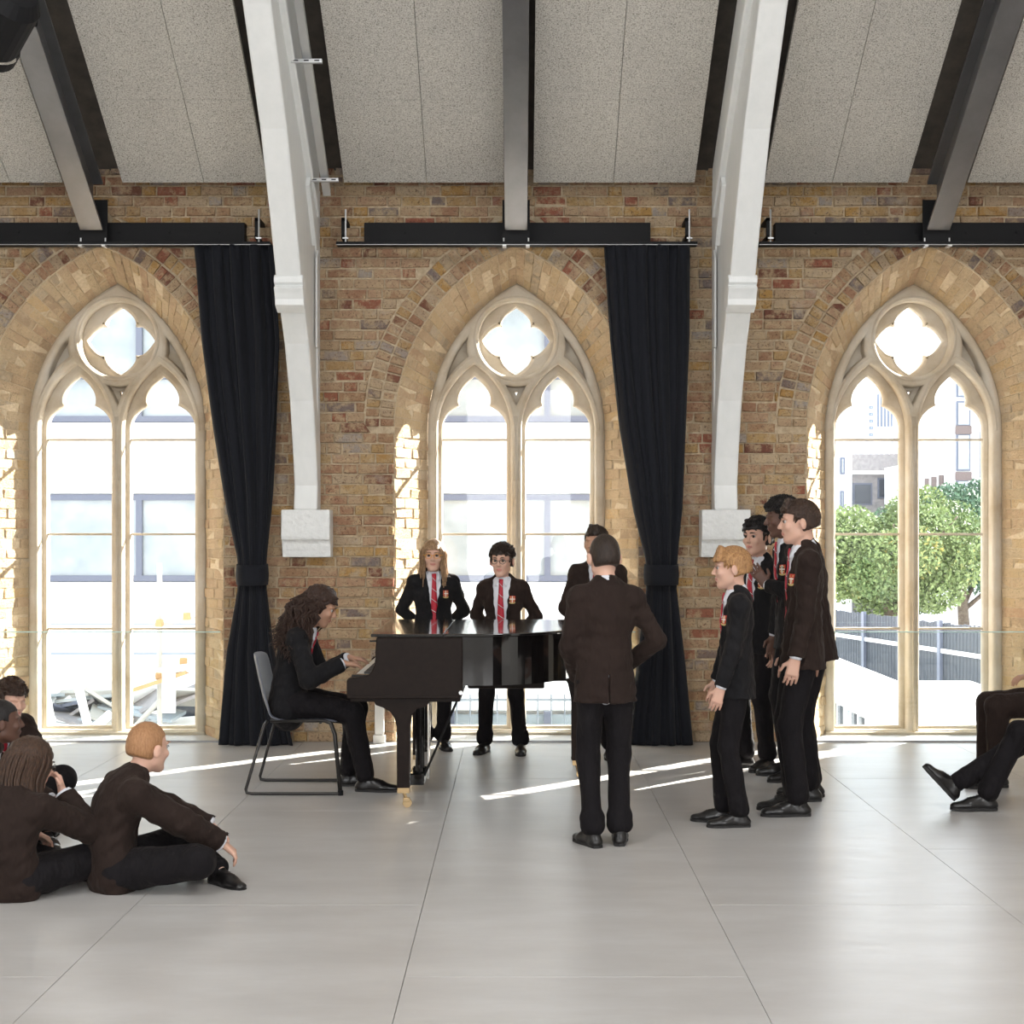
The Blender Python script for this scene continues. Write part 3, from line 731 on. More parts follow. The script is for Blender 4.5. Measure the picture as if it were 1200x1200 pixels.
ob2(6.75, 7.62, 23.6, 25.5, GZ, -1.02, 'block', M_render, p2, 0.02); ob2(6.7, 7.68, 23.5, 25.6, -1.02, -0.96, 'coping', M_render, p2, 0.01)
fa, fb = Vector((7.0, 37.0, 0)), Vector((9.3, 27.0, 0)); fd = (fb - fa); nf = 78
fe = empty('boundary_fence', (fa.x, fa.y, GZ)); tag(fe, 'dark upright board fence running below the trees', 'fence')
ang = math.atan2(fd.y, fd.x)
fm = MB().box(-0.055, 0.055, -0.015, 0.015, 0, 2.35).build('fence_board', M_slat_out, fe)
for i in range(nf):
    o = fm if i == 0 else fm.copy()
    if i: link(o, fe)
    q = fd * (i / nf); o.location = (q.x, q.y, rnd.uniform(-0.02, 0.02)); o.rotation_euler = (0, 0, ang)
mb = MB().box(0, fd.length, -0.07, -0.03, 1.75, 1.83); o = mb.build('top_rail', M_render, fe); o.rotation_euler = (0, 0, ang)
for i in range(7):
    q = fd * (i / 6); ob_ = MB().box(-0.06, 0.06, -0.09, -0.02, 0, 2.4).build('fence_post', M_frame_out, fe); ob_.location = q; ob_.rotation_euler = (0, 0, ang)
# bicycles behind the fence
M_tyre = mat('bicycle_tyre', (0.03, 0.03, 0.03), 0.7); M_bike = mat('bicycle_frame', (0.35, 0.1, 0.1), 0.4)
BL_ = ['bicycle at the near end of the row behind the dark fence'] + [n_ + ' bicycle from the near end of the row behind the fence' for n_ in ('second', 'third', 'fourth', 'fifth', 'sixth', 'seventh', 'eighth', 'ninth')]
BL_ = BL_[::-1]
def bike(x, y, rz, k_):
    t = empty('bicycle', (x, y, GZ), rz); tag(t, BL_[k_], 'bicycle', 'parked bicycles')
    for cx in (-0.52, 0.52):
        MB().tube([(cx + 0.33 * math.cos(a), 0, 0.34 + 0.33 * math.sin(a)) for a in np.linspace(0, 2 * math.pi, 21)], 0.022, 5, False).build('wheel', M_tyre, t)
    MB().tube([(-0.52, 0, 0.34), (-0.15, 0, 0.85), (0.40, 0, 0.88), (0.52, 0, 0.34)], 0.02, 5).tube([(-0.52, 0, 0.34), (-0.05, 0, 0.30), (0.40, 0, 0.86)], 0.02, 5).tube([(-0.05, 0, 0.30), (-0.18, 0, 0.95)], 0.018, 5).build('frame', M_bike, t)
    MB().tube([(0.38, -0.25, 1.02), (0.40, 0, 1.0), (0.38, 0.25, 1.02)], 0.018, 5).build('handlebar', M_tyre, t)
    MB().box(-0.3, -0.06, -0.06, 0.06, 0.95, 1.0, 0.02).build('saddle', M_tyre, t)
for i in range(9):
    q = fa + fd * (0.42 + i * 0.065) + Vector((1.3, 0.9, 0)); bike(q.x, q.y, ang + 1.3, i)

def leaf_mat(name, c1, c2, c3):
    m = mat(name, c1, 0.7); r = N(m, 'ShaderNodeAttribute'); r.attribute_name = 'rnd'
    L(m, ramp(m, r.outputs['Fac'], [(0.0, c1), (0.5, c2), (0.85, c2), (1.0, c3)]), bsdf(m).inputs['Base Color'])
    bsdf(m).inputs['Transmission Weight'].default_value = 0.0
    return m
M_leaf1 = leaf_mat('leaves_light', (0.05, 0.09, 0.025), (0.15, 0.20, 0.07), (0.38, 0.30, 0.07))
M_leaf2 = leaf_mat('leaves_dark', (0.025, 0.06, 0.035), (0.075, 0.14, 0.075), (0.30, 0.26, 0.08))
M_leaf3 = leaf_mat('leaves_far', (0.12, 0.19, 0.10), (0.20, 0.28, 0.16), (0.30, 0.33, 0.16))
def tree(x, y, h, cr, cz, m, label, n, seed, leaf=0.06):
    R = np.random.RandomState(seed); t = empty('tree', (x, y, GZ)); tag(t, label, 'tree', None)
    mb = MB().tube([(0, 0, 0), (0.03, 0, h * 0.2), (-0.04, 0.02, h * 0.42), (0.02, 0, h * 0.75)], [0.24, 0.19, 0.15, 0.05], 10)
    for k in range(7):
        a = k * 0.9; mb.tube([(0, 0, h * 0.34 + k * 0.1), (math.cos(a) * cr * 0.4, math.sin(a) * cr * 0.4, h * 0.5 + k * 0.15), (math.cos(a) * cr * 0.75, math.sin(a) * cr * 0.75, h * 0.6 + k * 0.2)], [0.08, 0.05, 0.02], 6)
    mb.build('trunk', M_bark, t, True)
    # leaf clusters
    nc = 46; cen = []
    while len(cen) < nc:
        v = R.uniform(-1, 1, 3)
        if 0.25 < np.linalg.norm(v) < 1: cen.append(v * np.array([cr, cr, h * 0.30]) * 0.82 + np.array([0, 0, cz]))
    cen = np.array(cen); idx = R.randint(0, nc, n)
    d = R.normal(size=(n, 3)); d /= np.linalg.norm(d, axis=1)[:, None]
    P = cen[idx] + d * (cr * 0.30 * R.uniform(0.55, 1.05, n) ** 0.6)[:, None] * np.array([1, 1, 0.85])
    a = R.normal(size=(n, 3)); a /= np.linalg.norm(a, axis=1)[:, None]; b2 = np.cross(a, R.normal(size=(n, 3))); b2 /= np.linalg.norm(b2, axis=1)[:, None]
    s1 = leaf * R.uniform(0.6, 1.2, n)[:, None]
    V = np.stack([P - a * s1, P + b2 * s1 * 0.55, P + a * s1, P - b2 * s1 * 0.55], 1).reshape(-1, 3)
    Q = np.arange(4 * n).reshape(n, 4)
    o = np_mesh('foliage', V, Q, m, t, False); tag(o, kind='stuff')
    at = o.data.attributes.new('rnd', 'FLOAT', 'FACE'); at.data.foreach_set('value', np.clip(R.rand(nc)[idx] * 0.6 + R.rand(n) * 0.4, 0, 1).astype(np.float32))
tree(9.4, 38.0, 5.6, 2.6, 3.5, M_leaf1, 'yellow green leafy tree in the left light of the right window', 70000, 1)
tree(13.0, 44.0, 5.6, 2.7, 3.9, M_leaf2, 'darker green tree with bare trunk in the right light of the right window', 70000, 2)
tree(18.6, 49.0, 7.0, 2.5, 5.0, M_leaf3, 'pale green tree at the right edge of the right window', 30000, 4)
gd = empty('tree_guard', (13.0, 43.6, GZ)); tag(gd, 'small square metal guard round the foot of the tree trunk', 'guard')
for x in (-0.6, -0.2, 0.2, 0.6): MB().box(x - 0.02, x + 0.02, -0.02, 0.02, 0.5, 1.5).build('bar', M_slat_out, gd)
for z in (0.75, 1.4): MB().box(-0.62, 0.62, -0.02, 0.02, z, z + 0.05).build('rail', M_slat_out, gd)

def facade(name, label, x0, x1, y, z1, m, wins, mw, depth=8, extra=None):
    b = empty(name, ((x0 + x1) / 2, y, GZ)); tag(b, label, 'building')
    ob2(x0, x1, y, y + depth, GZ, z1, 'wall', m, b)
    for wx0, wx1, wz0, wz1 in wins:
        f = ob2(wx0, wx1, y - 0.06, y + 0.02, wz0, wz1, 'window_frame', M_frame_out, b)
        k = max(1, int(round((wx1 - wx0) / 1.4))); ww = (wx1 - wx0) / k
        for i in range(k):
            MB().box(wx0 + i * ww + 0.08 - b.location.x, wx0 + (i + 1) * ww - 0.08 - b.location.x, y - 0.10 - b.location.y, y - 0.05 - b.location.y, wz0 + 0.08 - GZ, wz1 - 0.08 - GZ).build('pane', mw, f)
    return b
def at_(px, y): return (px - X0) * y / F
def az(py, y): return H - (py - YH) * y / F
Y1 = 62.0
wins = []
for px0, px1, py0, py1 in ((1120, 1137, 470, 500), (1120, 1137, 508, 552), (1120, 1137, 562, 606), (1148, 1162, 505, 560), (1148, 1162, 566, 610), (1087, 1092, 560, 600), (1095, 1102, 558, 606), (1105, 1113, 556, 610), (1120, 1160, 440, 466)):
    wins.append((at_(px0, Y1), at_(px1, Y1), az(py1, Y1), az(py0, Y1)))
bb = facade('modern_white_building', 'modern white building with tall narrow windows in the right light of the right window', at_(1110, Y1), at_(1240, Y1), Y1, az(418, Y1), M_render, [q for q in wins if q[0] >= at_(1110, Y1)], M_win_out)
ob2(at_(1085, Y1), at_(1109.8, Y1), Y1 + 0.5, Y1 + 7, GZ, az(540, Y1), 'lower_wing', M_render, bb)
for px0, px1, py0, py1 in ((1087, 1092, 560, 604), (1095, 1101, 558, 606), (1104, 1109, 556, 610)): ob2(at_(px0, Y1), at_(px1, Y1), Y1 + 0.4, Y1 + 0.52, az(py1, Y1), az(py0, Y1), 'narrow_window', M_redbrown, bb)
for py in (503, 557): ob2(at_(1119, Y1), at_(1138, Y1), Y1 - 0.12, Y1 - 0.02, az(py + 6, Y1), az(py - 4, Y1), 'cladding_panel', M_redbrown, bb)
Y2 = 70.0
g = facade('grey_brick_building', 'grey brick building with strip windows in the left light of the right window', at_(997, Y2), at_(1062, Y2), Y2, az(532, Y2), M_greybrick, [(at_(999, Y2), at_(1022, Y2), az(592, Y2), az(566, Y2)), (at_(1028, Y2), at_(1052, Y2), az(584, Y2), az(560, Y2))], M_dark_out)
ob2(at_(997, Y2), at_(1068, Y2), Y2 - 0.3, Y2, az(556, Y2), az(552, Y2), 'ledge', M_render, g)
for i in range(9): ob2(at_(1012 + i * 6, Y2), at_(1013 + i * 6, Y2), Y2, Y2 + 0.1, az(532, Y2), az(523, Y2), 'parapet_post', M_render, g)
ob2(at_(1010, Y2), at_(1066, Y2), Y2, Y2 + 0.1, az(524, Y2), az(522, Y2), 'parapet_rail', M_render, g)
facade('white_corner_house', 'white house with a flat roof at the left edge of the right window', at_(970, 66), at_(998, 66), 66, az(533, 66), M_render, [(at_(984, 66), at_(990, 66), az(556, 66), az(536, 66)), (at_(984, 66), at_(989, 66), az(596, 66), az(575, 66))], M_win_out)
Y3 = 150.0
tw = [(at_(1018 + 0.5, Y3), at_(1023, Y3), az(476 + k * 8 + 3, Y3), az(476 + k * 8, Y3)) for k in range(5)] + [(at_(1028 + 4 * i, Y3), at_(1030 + 4 * i, Y3), az(500, Y3), az(462, Y3)) for i in range(5)]
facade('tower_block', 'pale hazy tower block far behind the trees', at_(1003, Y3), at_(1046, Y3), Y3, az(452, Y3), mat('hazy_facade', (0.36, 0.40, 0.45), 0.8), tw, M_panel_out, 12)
rb = empty('roof_garden_building', (at_(1100, 80), 80, GZ)); tag(rb, 'building with sloping grey roof and planting left of the modern white building', 'building')
MB().prism([(at_(1083, 80) - rb.location.x, 0), (at_(1112, 80) - rb.location.x, 0), (at_(1112, 80) - rb.location.x, az(475, 80) - GZ), (at_(1083, 80) - rb.location.x, az(512, 80) - GZ)], 'y', 0, 8).build('sloping_roof', M_greybrick, rb)
ob2(at_(1083, 80), at_(1112, 80), 79.3, 80, GZ, az(533, 80), 'terrace_wall', M_render, rb)
V = nrs.normal(size=(1500, 3)) * np.array([0.5, 0.3, 0.35]) + np.array([at_(1102, 80) - rb.location.x, -0.4, az(530, 80) - GZ])
a = nrs.normal(size=(1500, 3)) * 0.12; b2 = nrs.normal(size=(1500, 3)) * 0.08
o = np_mesh('planting', np.stack([V - a, V + b2, V + a, V - b2], 1).reshape(-1, 3), np.arange(6000).reshape(1500, 4), M_leaf3, rb, False); tag(o, kind='stuff')

# ------------------------------------------------------------------ grand piano
M_lac = mat('black_lacquer', (0.006, 0.005, 0.005), 0.10, spec=0.6); bsdf(M_lac).inputs['Coat Weight'].default_value = 0.6; bsdf(M_lac).inputs['Coat Roughness'].default_value = 0.04
M_sat = noisy('brown_black_lacquer', (0.011, 0.0065, 0.005), (0.016, 0.010, 0.0075), 30, 0.45, 0, spec=0.12)
M_brass = mat('brass', (0.42, 0.30, 0.16), 0.35, metal=0.9); M_chrome = mat('chrome', (0.75, 0.75, 0.75), 0.12, metal=1.0)
M_ivory = mat('white_key_plastic', (0.82, 0.80, 0.75), 0.3); M_ebony = mat('black_key_plastic', (0.01, 0.01, 0.01), 0.3)
PY0, PY1 = 8.45, 9.87
pn = empty('grand_piano', (-0.2, 9.16, 0)); tag(pn, 'black baby grand piano with closed lid in the middle of the hall', 'piano')
PO = pn.location
def pb(x0, x1, y0, y1, z0, z1, nm, m, bev=0.0, parent=None):
    return MB().box(x0 - PO.x, x1 - PO.x, y0 - PO.y, y1 - PO.y, z0, z1, bev).build(nm, m, parent or pn)
cheek = [(-0.967, 0.632), (-0.967, 0.722), (-0.958, 0.736), (-0.93, 0.741), (-0.87, 0.745), (-0.845, 0.755), (-0.825, 0.778), (-0.812, 0.81), (-0.805, 0.85), (-0.806, 0.89), (-0.80, 0.965), (-0.315, 0.965), (-0.315, 0.64), (-0.33, 0.632)]
for ya, yb in ((PY0, PY0 + 0.05), (PY1 - 0.05, PY1)):
    MB().prism([(a - PO.x, z) for a, z in cheek], 'y', ya - PO.y, yb - PO.y).build('cheek', M_sat, pn, bevel=0.006)
    pb(-0.965, -0.335, ya - 0.003 if ya < 9 else ya, yb if ya < 9 else yb + 0.003, 0.622, 0.640, 'moulding', M_sat, 0.004)
pb(-0.95, -0.33, PY0 + 0.03, PY1 - 0.03, 0.60, 0.66, 'key_bed', M_sat, 0.004)
pb(-0.965, -0.93, PY0 + 0.05, PY1 - 0.05, 0.655, 0.728, 'key_slip', M_lac, 0.004)
# rim
def bz(p0, p1, p2, p3, n=16): return [tuple((1 - t) ** 3 * a + 3 * t * (1 - t) ** 2 * b + 3 * t * t * (1 - t) * c + t ** 3 * d for a, b, c, d in zip(p0, p1, p2, p3)) for t in [i / n for i in range(n + 1)]]
side = bz((-0.32, 8.475), (0.02, 8.47), (0.18, 8.62), (0.30, 8.93), 16) + bz((0.30, 8.93), (0.38, 9.14), (0.56, 9.22), (0.66, 9.42), 12)[1:] + bz((0.66, 9.42), (0.74, 9.60), (0.68, 9.86), (0.48, 9.868), 12)[1:]
outl = side + [(-0.79, 9.868), (-0.79, 8.475)]
def offs(pl, d):
    n = len(pl); out = []
    for i in range(n):
        a, b, c = Vector(pl[i - 1]), Vector(pl[i]), Vector(pl[(i + 1) % n])
        n1 = (b - a); n2 = (c - b); m1 = Vector((n1.y, -n1.x)).normalized(); m2 = Vector((n2.y, -n2.x)).normalized()
        m_ = (m1 + m2); m_.normalize(); out.append(tuple(b + m_ * d / max(0.5, m_.dot(m1))))
    return out
inn = offs(side, -0.03)
mb = MB(); ns = len(side); vs = []
for z in (0.692, 0.965):
    vs += [(x - PO.x, y - PO.y, z) for x, y in side] + [(x - PO.x, y - PO.y, z) for x, y in inn]
fs = []
for i in range(ns - 1):
    fs += [(i, i + 1, 2 * ns + i + 1, 2 * ns + i), (ns + i, 3 * ns + i, 3 * ns + i + 1, ns + i + 1), (i, ns + i, ns + i + 1, i + 1), (2 * ns + i, 2 * ns + i + 1, 3 * ns + i + 1, 3 * ns + i)]
mb.add(vs, fs); mb.build('rim', M_lac, pn)
pb(-0.79, 0.50, 9.84, 9.868, 0.692, 0.965, 'spine', M_lac, 0.003)
MB().prism([(x - PO.x, y - PO.y) for x, y in offs(outl, -0.02)], 'z', 0.72, 0.74).build('soundboard', M_sat, pn)
for yy in (8.85, 9.3, 9.7): pb(-0.30, 0.35 if yy > 9 else 0.15, yy - 0.04, yy + 0.04, 0.64, 0.72, 'brace', M_sat, 0.01)
lid = [(x, y) for x, y in offs(outl, 0.018)]
lid = [(max(x, -0.30) if False else x, y) for x, y in lid]
ml = [(x - PO.x, y - PO.y) for x, y in lid if x > -0.5]
ml = ml + [(-0.42 - PO.x, PY1 + 0.015 - PO.y), (-0.42 - PO.x, PY0 - 0.0 - PO.y)]
MB().prism(ml, 'z', 0.967, 0.985).build('lid', M_lac, pn, bevel=0.005)
pb(-0.832, -0.423, PY0, PY1 + 0.015, 0.967, 0.985, 'lid_flap', M_lac, 0.005)
pb(-0.80, -0.78, PY0 + 0.05, PY1 - 0.05, 0.80, 0.965, 'fallboard', M_lac, 0.004)
pb(-0.845, -0.79, PY0 + 0.06, PY1 - 0.06, 0.935, 0.945, 'music_ledge', M_lac, 0.002)
pb(-0.80, -0.42, PY0 + 0.05, PY1 - 0.05, 0.74, 0.76, 'key_frame', M_sat)
for ya in (PY0 + 0.052, PY1 - 0.112): pb(-0.945, -0.80, ya, ya + 0.06, 0.725, 0.752, 'key_block', M_lac, 0.004)
nk = 52; kw = (PY1 - PY0 - 0.23) / nk
MB().box(-0.928 - PO.x, -0.79 - PO.x, 0.0008, kw - 0.0008, 0.728, 0.748, 0.0015).build('white_key', M_ivory, pn); wk = pn.children[-1] if pn.children else None
wk = [o for o in bpy.data.objects if o.name == 'white_key'][0]; bk = MB().box(-0.885 - PO.x, -0.79 - PO.x, -0.005, 0.005, 0.748, 0.759, 0.002).build('black_key', M_ebony, pn)
first = True
for i in range(nk):
    y = PY0 + 0.115 + i * kw - PO.y
    o = wk if i == 0 else wk.copy()
    if i: link(o, pn)
    o.location.y = y
    if (nk - 1 - i) % 7 in (0, 2, 3, 5, 6) and i > 0:
        o = bk if first else bk.copy()
        if not first: link(o, pn)
        first = False; o.location.y = y
def leg(x, y, nm='leg'):
    L0 = [(0.036, 0.115), (0.038, 0.46), (0.050, 0.51), (0.075, 0.545), (0.115, 0.568), (0.155, 0.582), (0.165, 0.60), (0.165, 0.63)]
    poly = [(-a, z) for a, z in L0] ; R0 = [(0.036, 0.115), (0.038, 0.46), (0.046, 0.52), (0.075, 0.56), (0.13, 0.575), (0.15, 0.60), (0.15, 0.63)]
    poly = poly + [(a, z) for a, z in reversed(R0)]
    o = MB().prism([(a + x - PO.x, z) for a, z in poly], 'y', y - 0.042 - PO.y, y + 0.042 - PO.y).build(nm, M_sat, pn, bevel=0.004)
    MB().prism([(-0.033 + x - PO.x, 0.115), (0.033 + x - PO.x, 0.115), (0.034 + x - PO.x, 0.085), (-0.034 + x - PO.x, 0.085)][::-1], 'y', y - 0.036 - PO.y, y + 0.036 - PO.y).build('ferrule', M_brass, o)
    MB().tube([(x - PO.x, y - PO.y, 0.085), (x + 0.012 - PO.x, y - PO.y, 0.05)], 0.010, 8).box(x - 0.004 - PO.x, x + 0.034 - PO.x, y - 0.016 - PO.y, y + 0.016 - PO.y, 0.03, 0.055, 0.004).build('caster_fork', M_brass, o)
    MB().tube([(x + 0.02 - PO.x, y - 0.012 - PO.y, 0.026), (x + 0.02 - PO.x, y + 0.012 - PO.y, 0.026)], 0.026, 16).build('caster_wheel', M_brass, o)
leg(-0.651, 8.52); leg(-0.651, 9.78)
o = MB().prism([(a + 0.37 - PO.x, z) for a, z in [(-0.036, 0.115), (-0.038, 0.50), (-0.06, 0.60), (-0.10, 0.66), (-0.10, 0.72), (0.10, 0.72), (0.10, 0.66), (0.06, 0.60), (0.038, 0.50), (0.036, 0.115)]], 'y', 9.50 - PO.y, 9.585 - PO.y).build('leg', M_sat, pn, bevel=0.004)
MB().box(0.34 - PO.x, 0.40 - PO.x, 9.505 - PO.y, 9.58 - PO.y, 0.085, 0.115).build('ferrule', M_brass, o)
MB().tube([(0.37 - PO.x, 9.545 - PO.y, 0.085), (0.38 - PO.x, 9.545 - PO.y, 0.04)], 0.014, 8).build('caster_fork', M_brass, o)
MB().tube([(0.39 - PO.x, 9.53 - PO.y, 0.026), (0.39 - PO.x, 9.555 - PO.y, 0.026)], 0.026, 16).build('caster_wheel', M_brass, o)
# pedal lyre
for yy in (9.06, 9.22): MB().tube([(-0.60 - PO.x, yy - PO.y, 0.11), (-0.60 - PO.x, yy - PO.y, 0.60)], 0.022, 10).build('lyre_post', M_lac, pn)
pb(-0.655, -0.565, 8.99, 9.29, 0.045, 0.115, 'pedal_box', M_lac, 0.008); pb(-0.66, -0.53, 9.0, 9.28, 0.575, 0.605, 'lyre_head', M_lac, 0.006)
for k in range(3):
    yy = 9.08 + k * 0.06
    MB().box(-0.72 - PO.x, -0.64 - PO.x, yy - 0.012 - PO.y, yy + 0.012 - PO.y, 0.058, 0.068, 0.003).build('pedal', M_brass, pn)
    MB().tube([(-0.545 - PO.x, yy - PO.y, 0.07), (-0.545 - PO.x, yy - PO.y, 0.585)], 0.005, 6).build('pedal_rod', M_chrome, pn)
for yy in (9.06, 9.22): MB().tube([(-0.57 - PO.x, yy - PO.y, 0.09), (-0.335 - PO.x, yy - PO.y, 0.625)], 0.007, 6).build('lyre_stay', M_black, pn)
MB().tube([(-0.325 - PO.x, PY0 + 0.01 - PO.y, 0.655), (-0.325 - PO.x, PY0 - 0.004 - PO.y, 0.655)], 0.012, 10).build('hinge_knob', M_chrome, pn)

# ------------------------------------------------------------------ chair
M_shell = mat('blue_grey_plastic', (0.13, 0.14, 0.17), 0.45); M_tube = mat('dark_chair_tube', (0.045, 0.042, 0.04), 0.35, metal=0.6)
ch = empty('stacking_chair', (-1.28, 9.15, 0)); tag(ch, 'blue grey plastic chair on a black sled frame under the pianist', 'chair')
prof_ = [(0.20, 0.435), (0.14, 0.452), (0.0, 0.445), (-0.12, 0.44), (-0.20, 0.455), (-0.235, 0.50), (-0.262, 0.58), (-0.285, 0.68), (-0.308, 0.79), (-0.318, 0.83)]
V = []; Fq = []; nu = 12
for i, (x, z) in enumerate(prof_):
    t_ = i / (len(prof_) - 1); hw = 0.21 - 0.02 * t_ if i < 9 else 0.16
    for k in range(nu + 1):
        u = -1 + 2 * k / nu
        V.append((x + (0.04 * u * u if i > 4 else 0), u * hw, z - 0.012 * (1 - u * u) * (1 if i < 5 else 0) - (0.02 * u ** 4 if i == 9 else 0)))
for i in range(len(prof_) - 1):
    for k in range(nu): a = i * (nu + 1) + k; Fq.append((a, a + 1, a + nu + 2, a + nu + 1))
o = mesh_obj('seat_shell', V, Fq, M_shell, ch, True); sd = o.modifiers.new('t', 'SOLIDIFY'); sd.thickness = 0.012; ss = o.modifiers.new('s', 'SUBSURF'); ss.levels = 1; ss.render_levels = 1
for s_ in (-1, 1):
    y = s_ * 0.245
    fr = MB().tube([(-0.215, s_ * 0.20, 0.435), (-0.23, s_ * 0.225, 0.41), (-0.335, y, 0.035), (-0.33, y, 0.015), (-0.30, y, 0.010), (0.20, y, 0.010), (0.228, y, 0.010)], 0.0095, 8).build('side_runner', M_tube, ch, True)
    MB().tube([(0.225, y, 0.012), (0.190, s_ * 0.235, 0.36), (0.165, s_ * 0.225, 0.425), (0.12, s_ * 0.205, 0.437), (-0.20, s_ * 0.195, 0.432)], [0.013, 0.013, 0.013, 0.011, 0.0095], 8).build('front_leg', M_tube, ch, True)
    MB().tube([(0.225, y, 0.0), (0.225, y, 0.03)], 0.016, 10).build('foot_cap', M_black, ch)
MB().tube([(0.10, -0.2, 0.425), (0.10, 0.2, 0.425)], 0.009, 8).build('cross_bar', M_tube, ch)
for cx_, cy_, lb_ in ((3.42, 8.45, 'blue grey plastic chair under the person with one toe raised'), (3.50, 9.25, 'blue grey plastic chair under the person with both knees bent at the right edge')):
    c2 = ch.copy(); link(c2); c2.location = (cx_, cy_, 0); c2.rotation_euler = (0, 0, math.pi); c2['label'] = lb_; c2['group'] = 'chairs at the right edge'
    for k_ in list(ch.children): q_ = k_.copy(); link(q_, c2)
t = empty('wall_box', (-1.03, YF, 0)); tag(t, 'pale upright service box low on the brick wall behind the piano', 'box')
MB().box(-0.035, 0.035, -0.08, -0.005, 0.06, 0.30, 0.008).build('cover', M_plaster, t); MB().box(-0.045, 0.045, -0.09, -0.0, 0.0, 0.06, 0.004).build('plinth', M_plaster, t)

# ------------------------------------------------------------------ people: implicit surfaces meshed with surface nets
A3 = lambda *v: np.array(v, dtype=np.float32)
def un(v): v = np.asarray(v, dtype=np.float32); return v / (np.linalg.norm(v) + 1e-9)
def nm(P): return np.sqrt((P * P).sum(1))
class Field:
    def __init__(s, noise=None): s.ops = []; s.noise = noise
    def add(s, fn, lo, hi, k=0.015, op=0): s.ops.append((fn, np.asarray(lo, np.float32), np.asarray(hi, np.float32), k, op)); return s
    def cone(s, a, b, ra, rb, k=0.015, side=None, kf=1.0, op=0):
        a = np.asarray(a, np.float32); b = np.asarray(b, np.float32); ba = b - a; L2 = max(float(ba @ ba), 1e-8); L_ = math.sqrt(L2); ax = ba / L_
        if side is not None:
            sd = np.asarray(side, np.float32); sd = un(sd - ax * (sd @ ax)); fr = np.cross(ax, sd)
        def fn(P):
            pa = P - a; w_ = pa @ ax; h = np.clip(w_ / L_, 0, 1); r = ra + (rb - ra) * h
            if side is None: return nm(pa - ba * h[:, None]) - r
            u = pa @ sd; v = (pa @ fr) / kf; e = w_ - h * L_
            return (np.sqrt(u * u + v * v + e * e) - r) * 0.8
        R_ = max(ra, rb) * max(1.0, kf)
        return s.add(fn, np.minimum(a, b) - R_, np.maximum(a, b) + R_, k, op)
    def ell(s, c, r, M=None, k=0.012, op=0):
        c = np.asarray(c, np.float32); r = np.asarray(r, np.float32)
        def fn(P):
            p = P - c
            if M is not None: p = p @ M
            k0 = nm(p / r); k1 = nm(p / (r * r)) + 1e-9
            return k0 * (k0 - 1) / k1
        R_ = float(r.max()); return s.add(fn, c - R_, c + R_, k, op)
    def box(s, c, half, M=None, rr=0.0, k=0.01, op=0):
        c = np.asarray(c, np.float32); h_ = np.asarray(half, np.float32)
        def fn(P):
            p = P - c
            if M is not None: p = p @ M
            q = np.abs(p) - (h_ - rr)
            return nm(np.maximum(q, 0)) + np.minimum(q.max(1), 0) - rr
        R_ = float(np.linalg.norm(h_)); return s.add(fn, c - R_, c + R_, k, op)
    def cut(s, c, n, rad, k=0.004):
        """remove what lies beyond the plane (c, n) within a ball"""
        c = np.asarray(c, np.float32); n = un(n)
        def fn(P):
            p = P - c; return np.maximum(-(p @ n), nm(p) - rad)
        return s.add(fn, c - rad, c + rad, k, 1)
    def __call__(s, P):
        d = np.full(len(P), 0.5, np.float32)
        for fn, lo, hi, k, op in s.ops:
            m = np.all((P > lo - 0.09) & (P < hi + 0.09), axis=1)
            if not m.any(): continue
            e = fn(P[m]).astype(np.float32); x = d[m]
            if op == 0:
                h = np.clip(0.5 + 0.5 * (x - e) / k, 0, 1); d[m] = x + (e - x) * h - k * h * (1 - h)
            else:
                h = np.clip(0.5 - 0.5 * (x + e) / k, 0, 1); d[m] = x * (1 - h) + (-e) * h + k * h * (1 - h)
        if s.noise is not None: d = d + s.noise(P)
        return d
    def bounds(s):
        lo = np.min([o[1] for o in s.ops if o[4] == 0], 0) - 0.02; hi = np.max([o[2] for o in s.ops if o[4] == 0], 0) + 0.02
        return lo, hi
